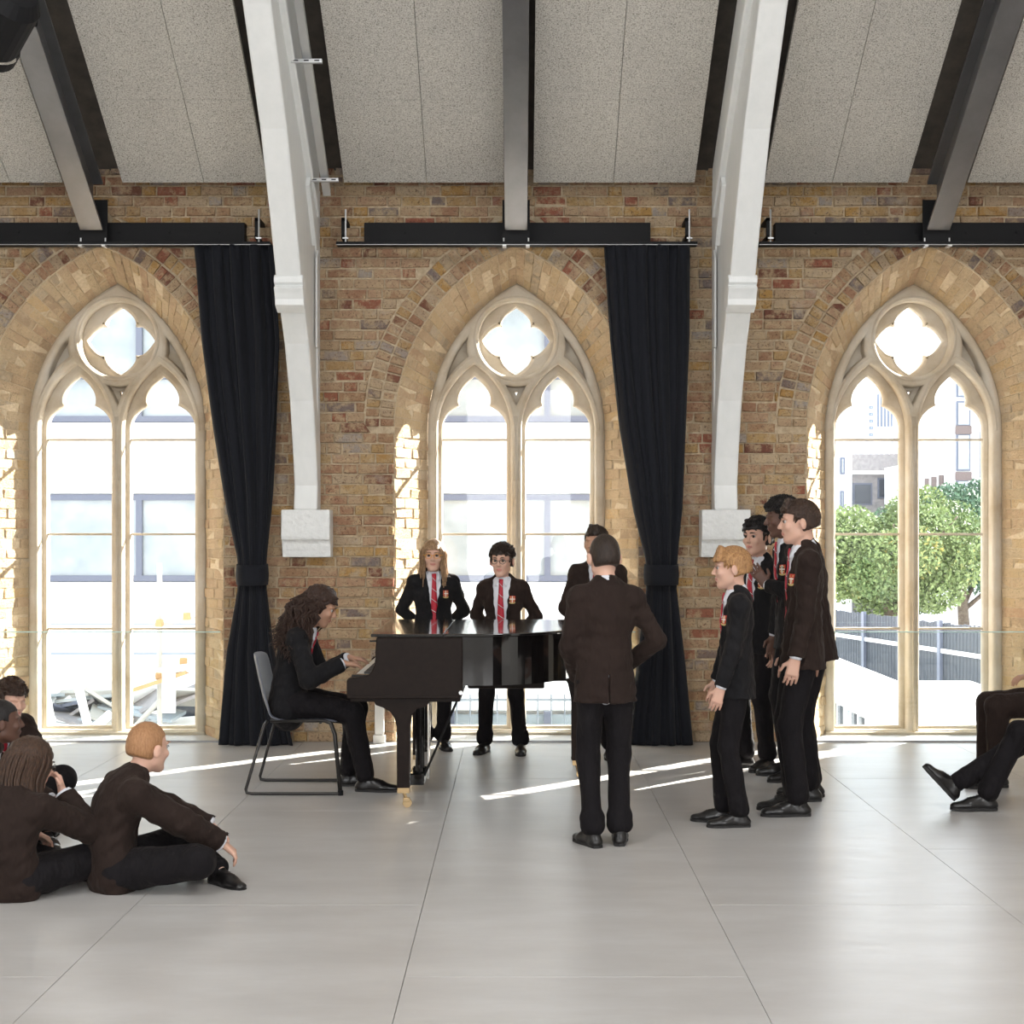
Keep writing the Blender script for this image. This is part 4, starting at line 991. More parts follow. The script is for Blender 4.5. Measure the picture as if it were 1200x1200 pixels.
def surface(field, h):
    lo, hi = field.bounds(); B = 8
    nb = np.ceil((hi - lo) / (h * B)).astype(int) + 1; n = nb * B
    ix = np.stack(np.meshgrid(*[np.arange(q) for q in nb], indexing='ij'), -1).reshape(-1, 3)
    cen = lo + (ix * B + B / 2) * h
    dc = field(cen.astype(np.float32)); rad = h * B * 0.9 + 0.012
    D = np.repeat(np.repeat(np.repeat(np.where(dc < 0, -1.0, 1.0).astype(np.float32).reshape(nb), B, 0), B, 1), B, 2)
    act = ix[np.abs(dc) < rad * 1.35]
    off = np.stack(np.meshgrid(*[np.arange(B)] * 3, indexing='ij'), -1).reshape(-1, 3)
    I = (act[:, None, :] * B + off[None]).reshape(-1, 3)
    D[I[:, 0], I[:, 1], I[:, 2]] = field((lo + I * h).astype(np.float32))
    s = D < 0
    cnt = np.zeros([q - 1 for q in n], np.uint8)
    for dx in (0, 1):
        for dy in (0, 1):
            for dz in (0, 1): cnt += s[dx:n[0] - 1 + dx, dy:n[1] - 1 + dy, dz:n[2] - 1 + dz]
    cells = np.argwhere((cnt > 0) & (cnt < 8))
    vid = np.full(cnt.shape, -1, np.int32); vid[cells[:, 0], cells[:, 1], cells[:, 2]] = np.arange(len(cells))
    acc = np.zeros((len(cells), 3), np.float32); num = np.zeros(len(cells), np.float32)
    cor = [(x, y, z) for x in (0, 1) for y in (0, 1) for z in (0, 1)]
    val = {c: D[cells[:, 0] + c[0], cells[:, 1] + c[1], cells[:, 2] + c[2]] for c in cor}
    for c in cor:
        for ax in range(3):
            if c[ax]: continue
            e = list(c); e[ax] = 1; e = tuple(e); a, b = val[c], val[e]; m = (a < 0) != (b < 0)
            t = np.where(m, a / (a - b + 1e-12), 0)
            p = np.tile(np.array(c, np.float32), (len(cells), 1)); p[:, ax] += t
            acc += p * m[:, None]; num += m
    V = lo + (cells + acc / num[:, None]) * h
    quads = []
    for ax in range(3):
        o1, o2 = [(1, 2), (2, 0), (0, 1)][ax]
        sl0 = [slice(1, q - 1) for q in n]; sl1 = list(sl0)
        sl0[ax] = slice(0, n[ax] - 1); sl1[ax] = slice(1, n[ax])
        m = s[tuple(sl0)] != s[tuple(sl1)]; w_ = np.argwhere(m)
        base = w_ + 1; base[:, ax] -= 1
        inside = s[base[:, 0], base[:, 1], base[:, 2]]
        e1 = np.zeros(3, int); e1[o1] = 1; e2 = np.zeros(3, int); e2[o2] = 1
        q = [vid[tuple((base - e1 - e2).T)], vid[tuple((base - e2).T)], vid[tuple(base.T)], vid[tuple((base - e1).T)]]
        q = np.stack(q, 1); q[~inside] = q[~inside][:, ::-1]
        quads.append(q)
    Q = np.concatenate(quads); Q = Q[(Q >= 0).all(1)]
    return V.astype(np.float32), Q
def field_obj(name, field, h, m, parent): V, Q = surface(field, h); return np_mesh(name, V, Q, m, parent)
def wrinkle(amp, f, seed):
    R = np.random.RandomState(seed); K = R.normal(size=(5, 3)).astype(np.float32) * f; K[:, 2] *= 1.4; p = R.uniform(0, 6, 5)
    def fn(P):
        q = P + 0.02 * np.sin(P[:, ::-1] * 17)
        return amp * sum(np.sin(q @ K[i] + p[i]) for i in range(5)).astype(np.float32) / 2
    return fn
def lumps(amp, f, seed):
    R = np.random.RandomState(seed); K = R.normal(size=(7, 3)).astype(np.float32) * f; p = R.uniform(0, 6, 7)
    def fn(P): return (-amp * np.abs(sum(np.sin(P @ K[i] + p[i]) for i in range(7))) / 2.2 + amp * 0.6).astype(np.float32)
    return fn
def basis(x=None, y=None, z=None):
    """columns = local axes; y first, then z"""
    y = un(y); z = np.asarray(z, np.float32); z = un(z - y * (z @ y)); x = np.cross(y, z); return np.stack([x, y, z], 1)
def ik(a, t, l1, l2, pole):
    a, t, pole = np.asarray(a, float), np.asarray(t, float), np.asarray(pole, float)
    d = t - a; L_ = np.linalg.norm(d); mx = (l1 + l2) * 0.998
    if L_ > mx: t = a + d / L_ * mx; d = t - a; L_ = mx
    u = d / L_; x = (l1 * l1 - l2 * l2 + L_ * L_) / (2 * L_); r = math.sqrt(max(0, l1 * l1 - x * x))
    p = pole - u * (pole @ u); p /= (np.linalg.norm(p) + 1e-9)
    return a + u * x + p * r, t
def ray(field, o, d, far=0.6, n=150):
    """points on the surface met from outside along d, for many origins"""
    o = np.asarray(o, np.float32); d = un(d); t = np.linspace(0, far, n); best = np.full(len(o), np.nan)
    for k in t:
        m = np.isnan(best)
        if not m.any(): break
        v = field((o[m] + d * k).astype(np.float32)); idx = np.where(m)[0][v < 0]; best[idx] = k
    best = np.where(np.isnan(best), np.nanmedian(best) if (~np.isnan(best)).any() else far / 2, best)
    return o + d[None] * best[:, None]

def cloth(name, c1, c2, rough=0.85, sheen=0.04, fine=900):
    m = mat(name, c1, rough, spec=0.2); v = coords(m)
    f = noise(m, v, 5, 4); L(m, ramp(m, f, [(0.3, c1), (0.7, c2)]), bsdf(m).inputs['Base Color'])
    h1 = noise(m, coords(m, (1, 1, 0.45)), 10, 3, 0.5); bump(m, h1, 0.85, 0.05)
    bsdf(m).inputs['Sheen Weight'].default_value = sheen; bsdf(m).inputs['Sheen Roughness'].default_value = 0.5; bsdf(m).inputs['Sheen Tint'].default_value = (0.9, 0.75, 0.65, 1)
    return m
M_blazer = cloth('dark_blazer', (0.016, 0.0095, 0.0075), (0.025, 0.015, 0.012)); M_trou = cloth('dark_trousers', (0.006, 0.005, 0.006), (0.009, 0.0075, 0.009), sheen=0.02)
M_navy = cloth('navy_black_blazer', (0.007, 0.0068, 0.008), (0.011, 0.0105, 0.012))
M_shirt = cloth('white_shirt', (0.62, 0.63, 0.68), (0.72, 0.73, 0.77), 0.8, 0)
M_shoe = mat('black_shoe_leather', (0.010, 0.009, 0.009), 0.28, spec=0.5)
M_sole = mat('black_rubber_sole', (0.014, 0.013, 0.013), 0.7)
def tie_mat():
    m = mat('red_tie', (0.42, 0.015, 0.03), 0.55); t = N(m, 'ShaderNodeTexCoord'); sp = N(m, 'ShaderNodeSeparateXYZ'); L(m, t.outputs['UV'], sp.inputs[0])
    a = N(m, 'ShaderNodeMath', operation='MULTIPLY_ADD'); a.inputs[1].default_value = 0.045; L(m, sp.outputs['X'], a.inputs[0])
    sc_ = N(m, 'ShaderNodeMath', operation='MULTIPLY'); sc_.inputs[1].default_value = 1.0; L(m, sp.outputs['Y'], sc_.inputs[0]); L(m, sc_.outputs[0], a.inputs[2])
    w_ = N(m, 'ShaderNodeMath', operation='MULTIPLY'); w_.inputs[1].default_value = 4.6; L(m, a.outputs[0], w_.inputs[0])
    fr = N(m, 'ShaderNodeMath', operation='FRACT'); L(m, w_.outputs[0], fr.inputs[0])
    L(m, ramp(m, fr.outputs[0], [(0.0, (0.42, 0.012, 0.03)), (0.52, (0.7, 0.66, 0.64)), (0.575, (0.05, 0.01, 0.02)), (0.62, (0.42, 0.012, 0.03)), (0.9, (0.42, 0.012, 0.03))], 'CONSTANT'), bsdf(m).inputs['Base Color'])
    return m
M_tie = tie_mat()
M_red = mat('badge_red', (0.55, 0.04, 0.02), 0.6); M_gold = mat('badge_gold', (0.55, 0.42, 0.16), 0.6); M_wht = mat('badge_white', (0.75, 0.70, 0.62), 0.6)
M_eyew = mat('eye_white', (0.42, 0.38, 0.36), 0.3); M_iris = mat('iris', (0.04, 0.025, 0.015), 0.15)
def skin_mat(name, c, lip):
    m = mat(name, c, 0.5, spec=0.4); v = coords(m); f = noise(m, v, 14, 4)
    L(m, ramp(m, f, [(0.3, tuple(q * 0.93 for q in c)), (0.7, c)]), bsdf(m).inputs['Base Color'])
    bsdf(m).inputs['Subsurface Weight'].default_value = 0.12; bsdf(m).inputs['Subsurface Radius'].default_value = (0.02, 0.008, 0.004); bsdf(m).inputs['Subsurface Scale'].default_value = 0.5
    l = mat(name + '_lips', lip, 0.4); return (m, l)
SK_L = skin_mat('fair_skin', (0.66, 0.40, 0.30), (0.55, 0.22, 0.18)); SK_M = skin_mat('tan_skin', (0.48, 0.27, 0.18), (0.42, 0.17, 0.13)); SK_D = skin_mat('dark_skin', (0.13, 0.065, 0.045), (0.14, 0.05, 0.045))
def hair_mat(name, c1, c2, stretch=(1, 1, 0.25), rough=0.42):
    m = mat(name, c1, rough, spec=0.4); f = noise(m, coords(m, stretch), 130, 5, 0.7)
    L(m, ramp(m, f, [(0.32, c1), (0.68, c2)]), bsdf(m).inputs['Base Color']); bump(m, f, 1.0, 0.006); return m
H_black = hair_mat('black_hair', (0.005, 0.004, 0.004), (0.018, 0.013, 0.012)); H_brown = hair_mat('brown_hair', (0.018, 0.009, 0.006), (0.06, 0.03, 0.017))
H_dkb = hair_mat('dark_brown_hair', (0.010, 0.006, 0.004), (0.038, 0.021, 0.013)); H_ginger = hair_mat('ginger_blond_hair', (0.22, 0.10, 0.04), (0.55, 0.31, 0.13))
H_blond = hair_mat('short_ginger_blond_hair', (0.30, 0.14, 0.06), (0.50, 0.27, 0.13)); H_fair = hair_mat('long_fair_hair', (0.15, 0.08, 0.04), (0.42, 0.27, 0.15))
H_bob = hair_mat('bob_brown_hair', (0.022, 0.011, 0.007), (0.085, 0.042, 0.022))
H_curl = hair_mat('dark_curly_hair', (0.010, 0.005, 0.004), (0.07, 0.034, 0.022), (1, 1, 1))
M_gl_dark = mat('dark_spectacle_frame', (0.02, 0.018, 0.018), 0.3); M_gl_amber = mat('amber_spectacle_frame', (0.75, 0.35, 0.06), 0.25)
M_crease = mat('lash_line', (0.03, 0.018, 0.014), 0.6)

def person(px=None, py=None, at=None, face=(0, -1), h=1.6, label='', group=None, feet=None, pel=(0, 0, 0.93), neck=(0, -0.02, 1.46), bend=0.0,
           hands=None, poles=None, knees=None, head=(0, 0, 0), hs=1.0, hair=('short', None), skin=SK_L, blazer=M_blazer, open_=0.0, fingers=None, fcurl=0.35,
           glasses=None, tie=True, res=0.0065, palmn=None, seated=False, vent=False, wide=1.0, facing_head=None, trousers=M_trou, footdir=None, show_badge=True, hem=None, foot_pitch=None, tint=None, bulk=0.0):
    """face: direction on the floor; local axes: x to the person's right, y forward, z up; lengths for 1.75 m, scaled by h"""
    if at is None: d_ = F * H / (py - YH); at = ((px - X0) * d_ / F, d_)
    K = h / 1.75
    rz = math.atan2(-face[0], face[1])
    def s_(v): return np.array(v, np.float32) * K
    pelv = s_(pel); nk = s_(neck); up = un(nk - pelv)
    side = A3(1, 0, 0); fwd = un(np.cross(up, -side)) if True else None
    fwd = un(np.cross(up, side));
    if fwd[1] < 0 and abs(up[2]) > 0.3: fwd = -fwd
    mid = (pelv + nk) / 2 + (-fwd) * bend * K
    P1 = pelv + (mid - pelv) * 0.55 - fwd * bend * K * 0.2; P2 = nk + (mid - nk) * 0.62 - fwd * bend * K * 0.2
    up2 = un(nk - P2)
    cf = un(np.cross(up2, side)); cf = cf if cf @ fwd > 0 else -cf                    # chest front
    SW = 0.158 * K * wide
    shR = nk + side * SW - up2 * 0.066 * K; shL = nk - side * SW - up2 * 0.066 * K
    hipR = pelv + side * 0.082 * K - up * 0.01 * K; hipL = pelv - side * 0.082 * K - up * 0.01 * K
    feet = feet or ((0.10, 0.0), (-0.10, 0.0)); fj = []
    for f in feet: fj.append(s_((f[0], f[1], f[2] if len(f) > 2 else 0.085)))
    knees = knees or ((0.15, 1, 0.1), (-0.15, 1, 0.1)); kn = []
    for i, (hp, pl) in enumerate(zip((hipR, hipL), knees)):
        k_, f_ = ik(hp, fj[i], 0.425 * K, 0.42 * K, pl); kn.append(k_.astype(np.float32)); fj[i] = f_.astype(np.float32)
    hands = hands or ((0.25, 0.03, 0.80), (-0.25, 0.03, 0.80)); poles = poles or ((0.5, -1, 0), (-0.5, -1, 0)); el = []; wr = []
    for i, (sh, pl) in enumerate(zip((shR, shL), poles)):
        e_, w_ = ik(sh, s_(hands[i]), 0.285 * K, 0.245 * K, pl); el.append(e_.astype(np.float32)); wr.append(w_.astype(np.float32))
    fdirs = footdir or ((0.18, 1), (-0.18, 1)); fpit = foot_pitch or (0.0, 0.0)
    # head frame
    yaw, pit, tlt = [math.radians(a) for a in head]
    Rm = (Matrix.Rotation(-yaw, 3, 'Z') @ Matrix.Rotation(pit, 3, 'X') @ Matrix.Rotation(tlt, 3, 'Y'))
    HM = np.array([[Rm[r][c] for c in range(3)] for r in range(3)], np.float32)        # columns: local axes
    HK = K * hs
    hc = nk + up2 * 0.062 * K + A3(0, 0.012 * K, 0) + HM @ A3(0, 0.028 * HK, 0.092 * HK)
    def hp_(x, y, z): return hc + HM @ (A3(x, y, z) * HK)
    # ---------------- body
    fb = Field(); q = 0.012
    fb.cone(pelv, P1, 0.13 * K, 0.11 * K, 0.03, side, 0.62).cone(P1, P2, 0.11 * K, 0.125 * K, 0.03, side, 0.62).cone(P2, nk - up2 * 0.03 * K, 0.125 * K, 0.09 * K, 0.03, side, 0.6)
    fb.cone(shL, shR, 0.042 * K, 0.042 * K, 0.03)
    fb.cone(nk - up2 * 0.03 * K, hp_(0, -0.022, -0.05), 0.056 * K, 0.052 * K, 0.02)
    for i in range(2):
        fb.cone((hipR, hipL)[i], kn[i], 0.075 * K, 0.052 * K, 0.03).cone(kn[i], fj[i], 0.050 * K, 0.034 * K, 0.02)
        fb.cone((shR, shL)[i], el[i], 0.043 * K, 0.035 * K, 0.02).cone(el[i], wr[i], 0.034 * K, 0.024 * K, 0.015)
        a = un((fdirs[i][0], fdirs[i][1], fpit[i])); fb.cone(fj[i] - A3(0, 0, 0.02 * K), fj[i] + a * 0.13 * K - A3(0, 0, 0.045 * K), 0.026 * K, 0.016 * K, 0.02)
    # head
    HMi = HM
    fb.ell(hp_(0, -0.016, 0.030), A3(0.074, 0.094, 0.085) * HK, HMi, 0.02)
    fb.ell(hp_(0, 0.020, -0.032), A3(0.060, 0.068, 0.078) * HK, HMi, 0.025)
    fb.ell(hp_(0, 0.056, -0.092), A3(0.026, 0.022, 0.018) * HK, HMi, 0.025)
    fb.cone(hp_(0.045, 0.0, -0.062), hp_(0.012, 0.062, -0.094), 0.018 * HK, 0.014 * HK, 0.02); fb.cone(hp_(-0.045, 0.0, -0.062), hp_(-0.012, 0.062, -0.094), 0.018 * HK, 0.014 * HK, 0.02)
    for sx_ in (1, -1):
        fb.ell(hp_(sx_ * 0.030, 0.098, 0.008), A3(0.018, 0.016, 0.011) * HK, HMi, 0.014, 1)
        fb.ell(hp_(sx_ * 0.040, 0.066, -0.022), A3(0.020, 0.016, 0.018) * HK, HMi, 0.018)
        fb.cone(hp_(sx_ * 0.014, 0.083, 0.026), hp_(sx_ * 0.046, 0.070, 0.026), 0.007 * HK, 0.006 * HK, 0.010)
        e0 = hp_(sx_ * 0.072, -0.008, -0.008); EM = HM @ np.array(Matrix.Rotation(sx_ * -0.45, 3, 'Z') @ Matrix.Rotation(-0.15, 3, 'X'), np.float32)
        fb.ell(e0 + HM @ A3(sx_ * 0.015, -0.008, 0) * HK, A3(0.0095, 0.020, 0.032) * HK, EM, 0.008)
        fb.ell(e0 + HM @ A3(sx_ * 0.029, 0.002, 0.004) * HK, A3(0.006, 0.010, 0.018) * HK, EM, 0.005, 1)
    fb.cone(hp_(0, 0.084, 0.014), hp_(0, 0.103, -0.022), 0.0065 * HK, 0.0105 * HK, 0.008)
    for sx_ in (1, -1): fb.ell(hp_(sx_ * 0.010, 0.094, -0.026), A3(0.008, 0.009, 0.007) * HK, HMi, 0.006)
    fb.ell(hp_(0, 0.083, -0.052), A3(0.021, 0.011, 0.0055) * HK, HMi, 0.006); fb.ell(hp_(0, 0.081, -0.063), A3(0.018, 0.011, 0.006) * HK, HMi, 0.006)
    # hands
    fingers = fingers or (None, None); palmn = palmn or (None, None); cu2 = fcurl if isinstance(fcurl, tuple) else (fcurl, fcurl)
    hd = []
    for i in range(2):
        sg = 1 if i == 0 else -1
        fd_ = un(fingers[i]) if fingers[i] is not None else un(wr[i] - el[i])
        pn_ = np.asarray(palmn[i], np.float32) if palmn[i] is not None else A3(-sg, 0, 0)
        pn_ = un(pn_ - fd_ * (pn_ @ fd_)); sd_ = np.cross(fd_, pn_) * sg        # towards the thumb
        if palmn[i] is None and sd_[1] < 0: pass
        thumb = sd_; HH = K * 1.02
        c0 = wr[i]; pe = c0 + fd_ * 0.082 * HH
        for w_ in (-0.022, -0.006, 0.010, 0.025): fb.cone(c0 + fd_ * 0.012 * HH + thumb * w_ * 0.7 * HH, pe + thumb * w_ * HH, 0.0145 * HH, 0.0125 * HH, 0.012)
        cu = cu2[i]
        for w_, l_ in ((-0.029, 0.060), (-0.0095, 0.076), (0.0095, 0.080), (0.028, 0.070)):
            b0 = pe + thumb * w_ * HH - fd_ * 0.004 * HH; l_ *= HH; b_a = 0.0
            for fr_, rr, ang in ((0.42, 0.0088, cu * 0.8), (0.32, 0.0080, cu * 1.9), (0.26, 0.0070, cu * 2.6)):
                dr = fd_ * math.cos(ang) + pn_ * math.sin(ang) + thumb * w_ * 2.2 * (1 - min(1, cu)); dr = un(dr); b1 = b0 + dr * l_ * fr_
                fb.cone(b0, b1, rr * HH, rr * 0.92 * HH, 0.003); b0 = b1
        t0 = c0 + fd_ * 0.022 * HH + thumb * 0.022 * HH; t1 = t0 + un(fd_ * 0.6 + thumb * 0.75 + pn_ * 0.3) * 0.040 * HH; t2 = t1 + un(fd_ * 0.9 + thumb * 0.25 + pn_ * 0.35) * 0.032 * HH
        fb.cone(t0, t1, 0.0125 * HH, 0.0100 * HH, 0.008).cone(t1, t2, 0.0098 * HH, 0.0082 * HH, 0.003)
        hd.append((c0, fd_))
    body = field_obj('person', fb, res * 0.85, list(skin), None)
    body.location = (at[0], at[1], 0); body.rotation_euler = (0, 0, rz); tag(body, label, 'person', group)
    me = body.data; co = np.empty(len(me.vertices) * 3, np.float32); me.vertices.foreach_get('co', co); co = (co.reshape(-1, 3) - hc) @ HM / HK
    fv = np.empty(len(me.loops), np.int32); me.loops.foreach_get('vertex_index', fv); fc = co[fv.reshape(-1, 4)].mean(1)
    lip = (np.abs(fc[:, 0]) < 0.021) & (fc[:, 1] > 0.078) & (np.abs(fc[:, 2] + 0.0575) < 0.0105 - 0.25 * np.abs(fc[:, 0])); me.polygons.foreach_set('material_index', lip.astype(np.int32)); me.update()
    # eyes, brows
    if res <= 0.0068:
        for sx_ in (1, -1):
            bm = bmesh.new(); bmesh.ops.create_uvsphere(bm, u_segments=14, v_segments=10, radius=0.0115 * HK)
            for f_ in bm.faces: f_.material_index = 1 if f_.calc_center_median().z > 0.0098 * HK * 0.80 else 0; f_.smooth = True
            m2 = bpy.data.meshes.new('eye'); bm.to_mesh(m2); bm.free(); m2.materials.append(M_eyew); m2.materials.append(M_iris)
            e = bpy.data.objects.new('eye', m2); link(e, body); e.location = hp_(sx_ * 0.030, 0.0718, 0.008).tolist()
            e.rotation_euler = (Rm @ Matrix.Rotation(-math.pi / 2, 3, 'X')).to_euler()
            mb = MB(); ps = [hp_(sx_ * (0.030 + 0.014 * t), 0.0865 - 0.006 * t * t * (1 if t > 0 else 0.2), 0.008 + 0.0055 * (1 - t * t)) for t in np.linspace(-1, 1, 7)]
            mb.tube([p.tolist() for p in ps], [0.0008 * HK, 0.0016 * HK, 0.002 * HK, 0.002 * HK, 0.002 * HK, 0.0016 * HK, 0.0008 * HK], 5).build('upper_lid', M_crease, body, True)
            mb = MB(); ps = [hp_(sx_ * (0.030 + 0.019 * t), 0.0905 - 0.009 * max(0, t) ** 2, 0.0285 + 0.004 * (1 - t * t)) for t in np.linspace(-1, 1, 7)]
            mb.tube([p.tolist() for p in ps], [v * HK for v in (0.0022, 0.0034, 0.0038, 0.0036, 0.003, 0.002, 0.001)], 6).build('eyebrow', hair[1] or H_brown, body, True)
    # ---------------- hair
    style, hm = hair
    if style is not None:
        R = np.random.RandomState(int(abs(at[0] * 1000 + at[1] * 77)) % 9999)
        amp = {'buzz': 0.0006, 'short': 0.0028, 'fringe': 0.003, 'curly': 0.0065, 'afro': 0.005, 'long': 0.003, 'longcurl': 0.006, 'bob': 0.003, 'messy': 0.0045}[style]
        fr_ = {'curly': 95, 'afro': 130, 'longcurl': 80, 'messy': 75}.get(style, 90)
        fh = Field(lumps(amp * HK, fr_, R.randint(999)))
        t_ = {'buzz': 0.003, 'short': 0.011, 'fringe': 0.013, 'curly': 0.016, 'afro': 0.018, 'long': 0.010, 'longcurl': 0.016, 'bob': 0.016, 'messy': 0.017}[style]
        tt = t_ if style != 'buzz' else 0.006
        fh.ell(hp_(0, -0.018, 0.032), A3(0.074 + t_, 0.094 + t_, 0.085 + tt * 1.15) * HK, HM, 0.02)
        if style in ('short', 'fringe', 'curly', 'messy', 'afro', 'buzz', 'bob', 'longcurl', 'long'):
            fh.ell(hp_(0, -0.045, -0.015), A3(0.066 + t_ * 0.55, 0.062 + t_ * 0.6, 0.066) * HK, HM, 0.03)
        # clear the face, ears and neck
        zf = {'buzz': 0.062, 'short': 0.056, 'fringe': 0.050, 'curly': 0.055, 'afro': 0.056, 'long': 0.052, 'longcurl': 0.050, 'bob': 0.040, 'messy': 0.052}[style]
        fh.box(hp_(0, 0.110, zf - 0.10), A3(0.13, 0.078, 0.10) * HK, HM @ np.array(Matrix.Rotation(0.10, 3, 'X'), np.float32), 0.02 * HK, 0.008, 1)
        if style not in ('long', 'longcurl', 'bob'):
            for sx_ in (1, -1): fh.ell(hp_(sx_ * 0.088, 0.000, -0.026), A3(0.034, 0.030, 0.046) * HK, HM, 0.006, 1).ell(hp_(sx_ * 0.080, 0.034, -0.040), A3(0.036, 0.034, 0.040) * HK, HM, 0.004, 1)
            fh.box(hp_(0, 0.0, (-0.122 if style != 'buzz' else -0.128)), A3(0.13, 0.14, 0.066) * HK, HM @ np.array(Matrix.Rotation(-0.25, 3, 'X'), np.float32), 0.01 * HK, 0.012, 1)
        if style in ('curly', 'messy', 'afro'):
            nn = 90 if style == 'curly' else 45
            for _ in range(nn):
                v = R.normal(size=3); v /= np.linalg.norm(v)
                if v[2] < 0.05 or (v[1] > 0.75 and v[2] < 0.45) or (v[1] > -0.15 and v[2] < 0.3): continue
                c = hp_(v[0] * (0.074 + t_), -0.018 + v[1] * (0.094 + t_), 0.034 + v[2] * (0.085 + t_ * 1.1)); fh.ell(c, A3(1, 1, 0.8) * HK * R.uniform(0.010, 0.018), None, 0.006)
        if style == 'fringe':
            for _ in range(26):
                x = R.uniform(-0.055, 0.06); fh.cone(hp_(x * 0.6, 0.05, 0.118), hp_(x, 0.092 - abs(x) * 0.35, 0.052 + R.uniform(-0.006, 0.012)), 0.014 * HK, 0.007 * HK, 0.008)
        if style == 'short':
            for _ in range(18):
                x = R.uniform(-0.05, 0.05); fh.cone(hp_(x * 0.7, 0.045, 0.120), hp_(x, 0.083 - abs(x) * 0.4, 0.078 + R.uniform(-0.008, 0.006)), 0.012 * HK, 0.008 * HK, 0.010)
        ho = field_obj('hair', fh, 0.0042, hm, body)
        if style in ('short', 'fringe', 'messy', 'curly', 'afro'):
            mb = MB(); cnt_ = {'short': 420, 'fringe': 520, 'messy': 420, 'curly': 460, 'afro': 520}[style]; done = 0; tries = 0
            while done < cnt_ and tries < 6000:
                tries += 1; v = R.normal(size=3); v /= np.linalg.norm(v)
                if v[2] < -0.35 or (v[1] > 0.55 and v[2] < 0.42) or (abs(v[0]) > 0.6 and v[2] < 0.05 and v[1] > -0.5): continue
                E = np.array([0.074 + t_ * 0.85, 0.094 + t_ * 0.85, 0.085 + t_]); p = v * E
                fl_ = np.array([0.35 * R.normal(), 1.0 if style != 'short' or v[2] > 0.5 else 0.2, 0.0]) if v[2] > 0.35 else np.array([0.15 * R.normal(), 0.25, -1.0])
                if style in ('curly', 'afro'): fl_ = R.normal(size=3)
                nv = v / E; nv /= np.linalg.norm(nv); fl_ = fl_ - nv * (fl_ @ nv); fl_ /= (np.linalg.norm(fl_) + 1e-6)
                ln_ = R.uniform(0.022, 0.042) if style not in ('curly', 'afro') else R.uniform(0.018, 0.03); pts = []
                for k in range(6):
                    t = k / 5; w_ = p + fl_ * ln_ * t - nv * (0.010 * t * t if style not in ('messy', 'curly') else -0.004 * t) + nv * 0.001
                    if style in ('curly', 'afro'): bn = np.cross(nv, fl_); w_ = p + fl_ * 0.008 * math.sin(t * 5.5) + bn * 0.008 * math.cos(t * 5.5) + nv * (0.002 + 0.013 * t)
                    pts.append(hp_(w_[0], w_[1] - 0.018, w_[2] + 0.032).tolist())
                r0 = 0.0030 * HK; mb.tube(pts, [r0, r0 * 1.1, r0, r0 * 0.8, r0 * 0.55, r0 * 0.2], 4, False); done += 1
            tag(mb.build('hair_tufts', hm, body, True, fix=False), kind='stuff')
        if style in ('long', 'longcurl', 'bob'):
            nl = {'long': 220, 'longcurl': 420, 'bob': 170}[style]; ln = {'long': 0.33, 'longcurl': 0.40, 'bob': 0.17}[style]
            mb = MB()
            for _ in range(nl):
                a = R.uniform(-2.45, 2.45) if style != 'longcurl' else R.uniform(-1.95, 1.95)            # round the back from temple to temple; 0 = back
                ph = R.uniform(0.0, 1.0); rr = R.uniform(0.9, 1.12)
                st = hp_(math.sin(a) * 0.06 * (0.3 + ph), -0.018 - math.cos(a) * 0.07 * (0.3 + ph), 0.10 - 0.03 * ph)
                p1 = hp_(math.sin(a) * 0.086 * rr, -0.018 - math.cos(a) * 0.102 * rr, 0.03)
                sp_ = 1.0 if style != 'longcurl' else R.uniform(1.0, 1.55)
                p2 = hp_(math.sin(a) * 0.090 * rr * sp_, -0.030 - math.cos(a) * 0.098 * rr * sp_, -0.06)
                l_ = ln * R.uniform(0.6, 1.0) * HK
                dn = A3(0, 0, -1); p3 = p2 + dn * (l_ * 0.45) + HM @ A3(math.sin(a) * 0.02 * sp_, (-0.035 * sp_ if style == 'longcurl' else -0.01), 0) * HK; p4 = p2 + dn * l_ * 0.85 + HM @ A3(math.sin(a) * (0.05 * sp_ if style == 'longcurl' else 0.03), (-0.075 * sp_ if style == 'longcurl' else -0.012), 0) * HK + A3(*R.normal(size=3) * 0.008)
                ctl = [st, p1, p2, p3, p4]; pts = []; m_ = 16
                for k in range(m_ + 1):
                    t = k / m_ * 4; i = min(3, int(t)); f_ = t - i
                    a0, a1, a2, a3 = ctl[max(0, i - 1)], ctl[i], ctl[i + 1], ctl[min(4, i + 2)]
                    p = 0.5 * ((2 * a1) + (-a0 + a2) * f_ + (2 * a0 - 5 * a1 + 4 * a2 - a3) * f_ ** 2 + (-a0 + 3 * a1 - 3 * a2 + a3) * f_ ** 3)
                    if style == 'longcurl': w2 = 0.019 * min(1, k / 5); p = p + A3(math.cos(k * 1.9 + a * 9), math.sin(k * 1.9 + a * 9), 0) * w2
                    elif style == 'long': p = p + A3(math.cos(k * 0.7 + a * 5), math.sin(k * 0.7 + a * 5), 0) * 0.003
                    pts.append(p.tolist())
                r0 = {'long': 0.0065, 'longcurl': 0.0056, 'bob': 0.007}[style] * HK
                mb.tube(pts, [r0 * (0.8 if k < 2 else 1 - 0.65 * max(0, (k - 6) / 10)) for k in range(m_ + 1)], 5)
            lo_ = mb.build('hair_locks', hm, body, True, fix=False); tag(lo_, kind='stuff')
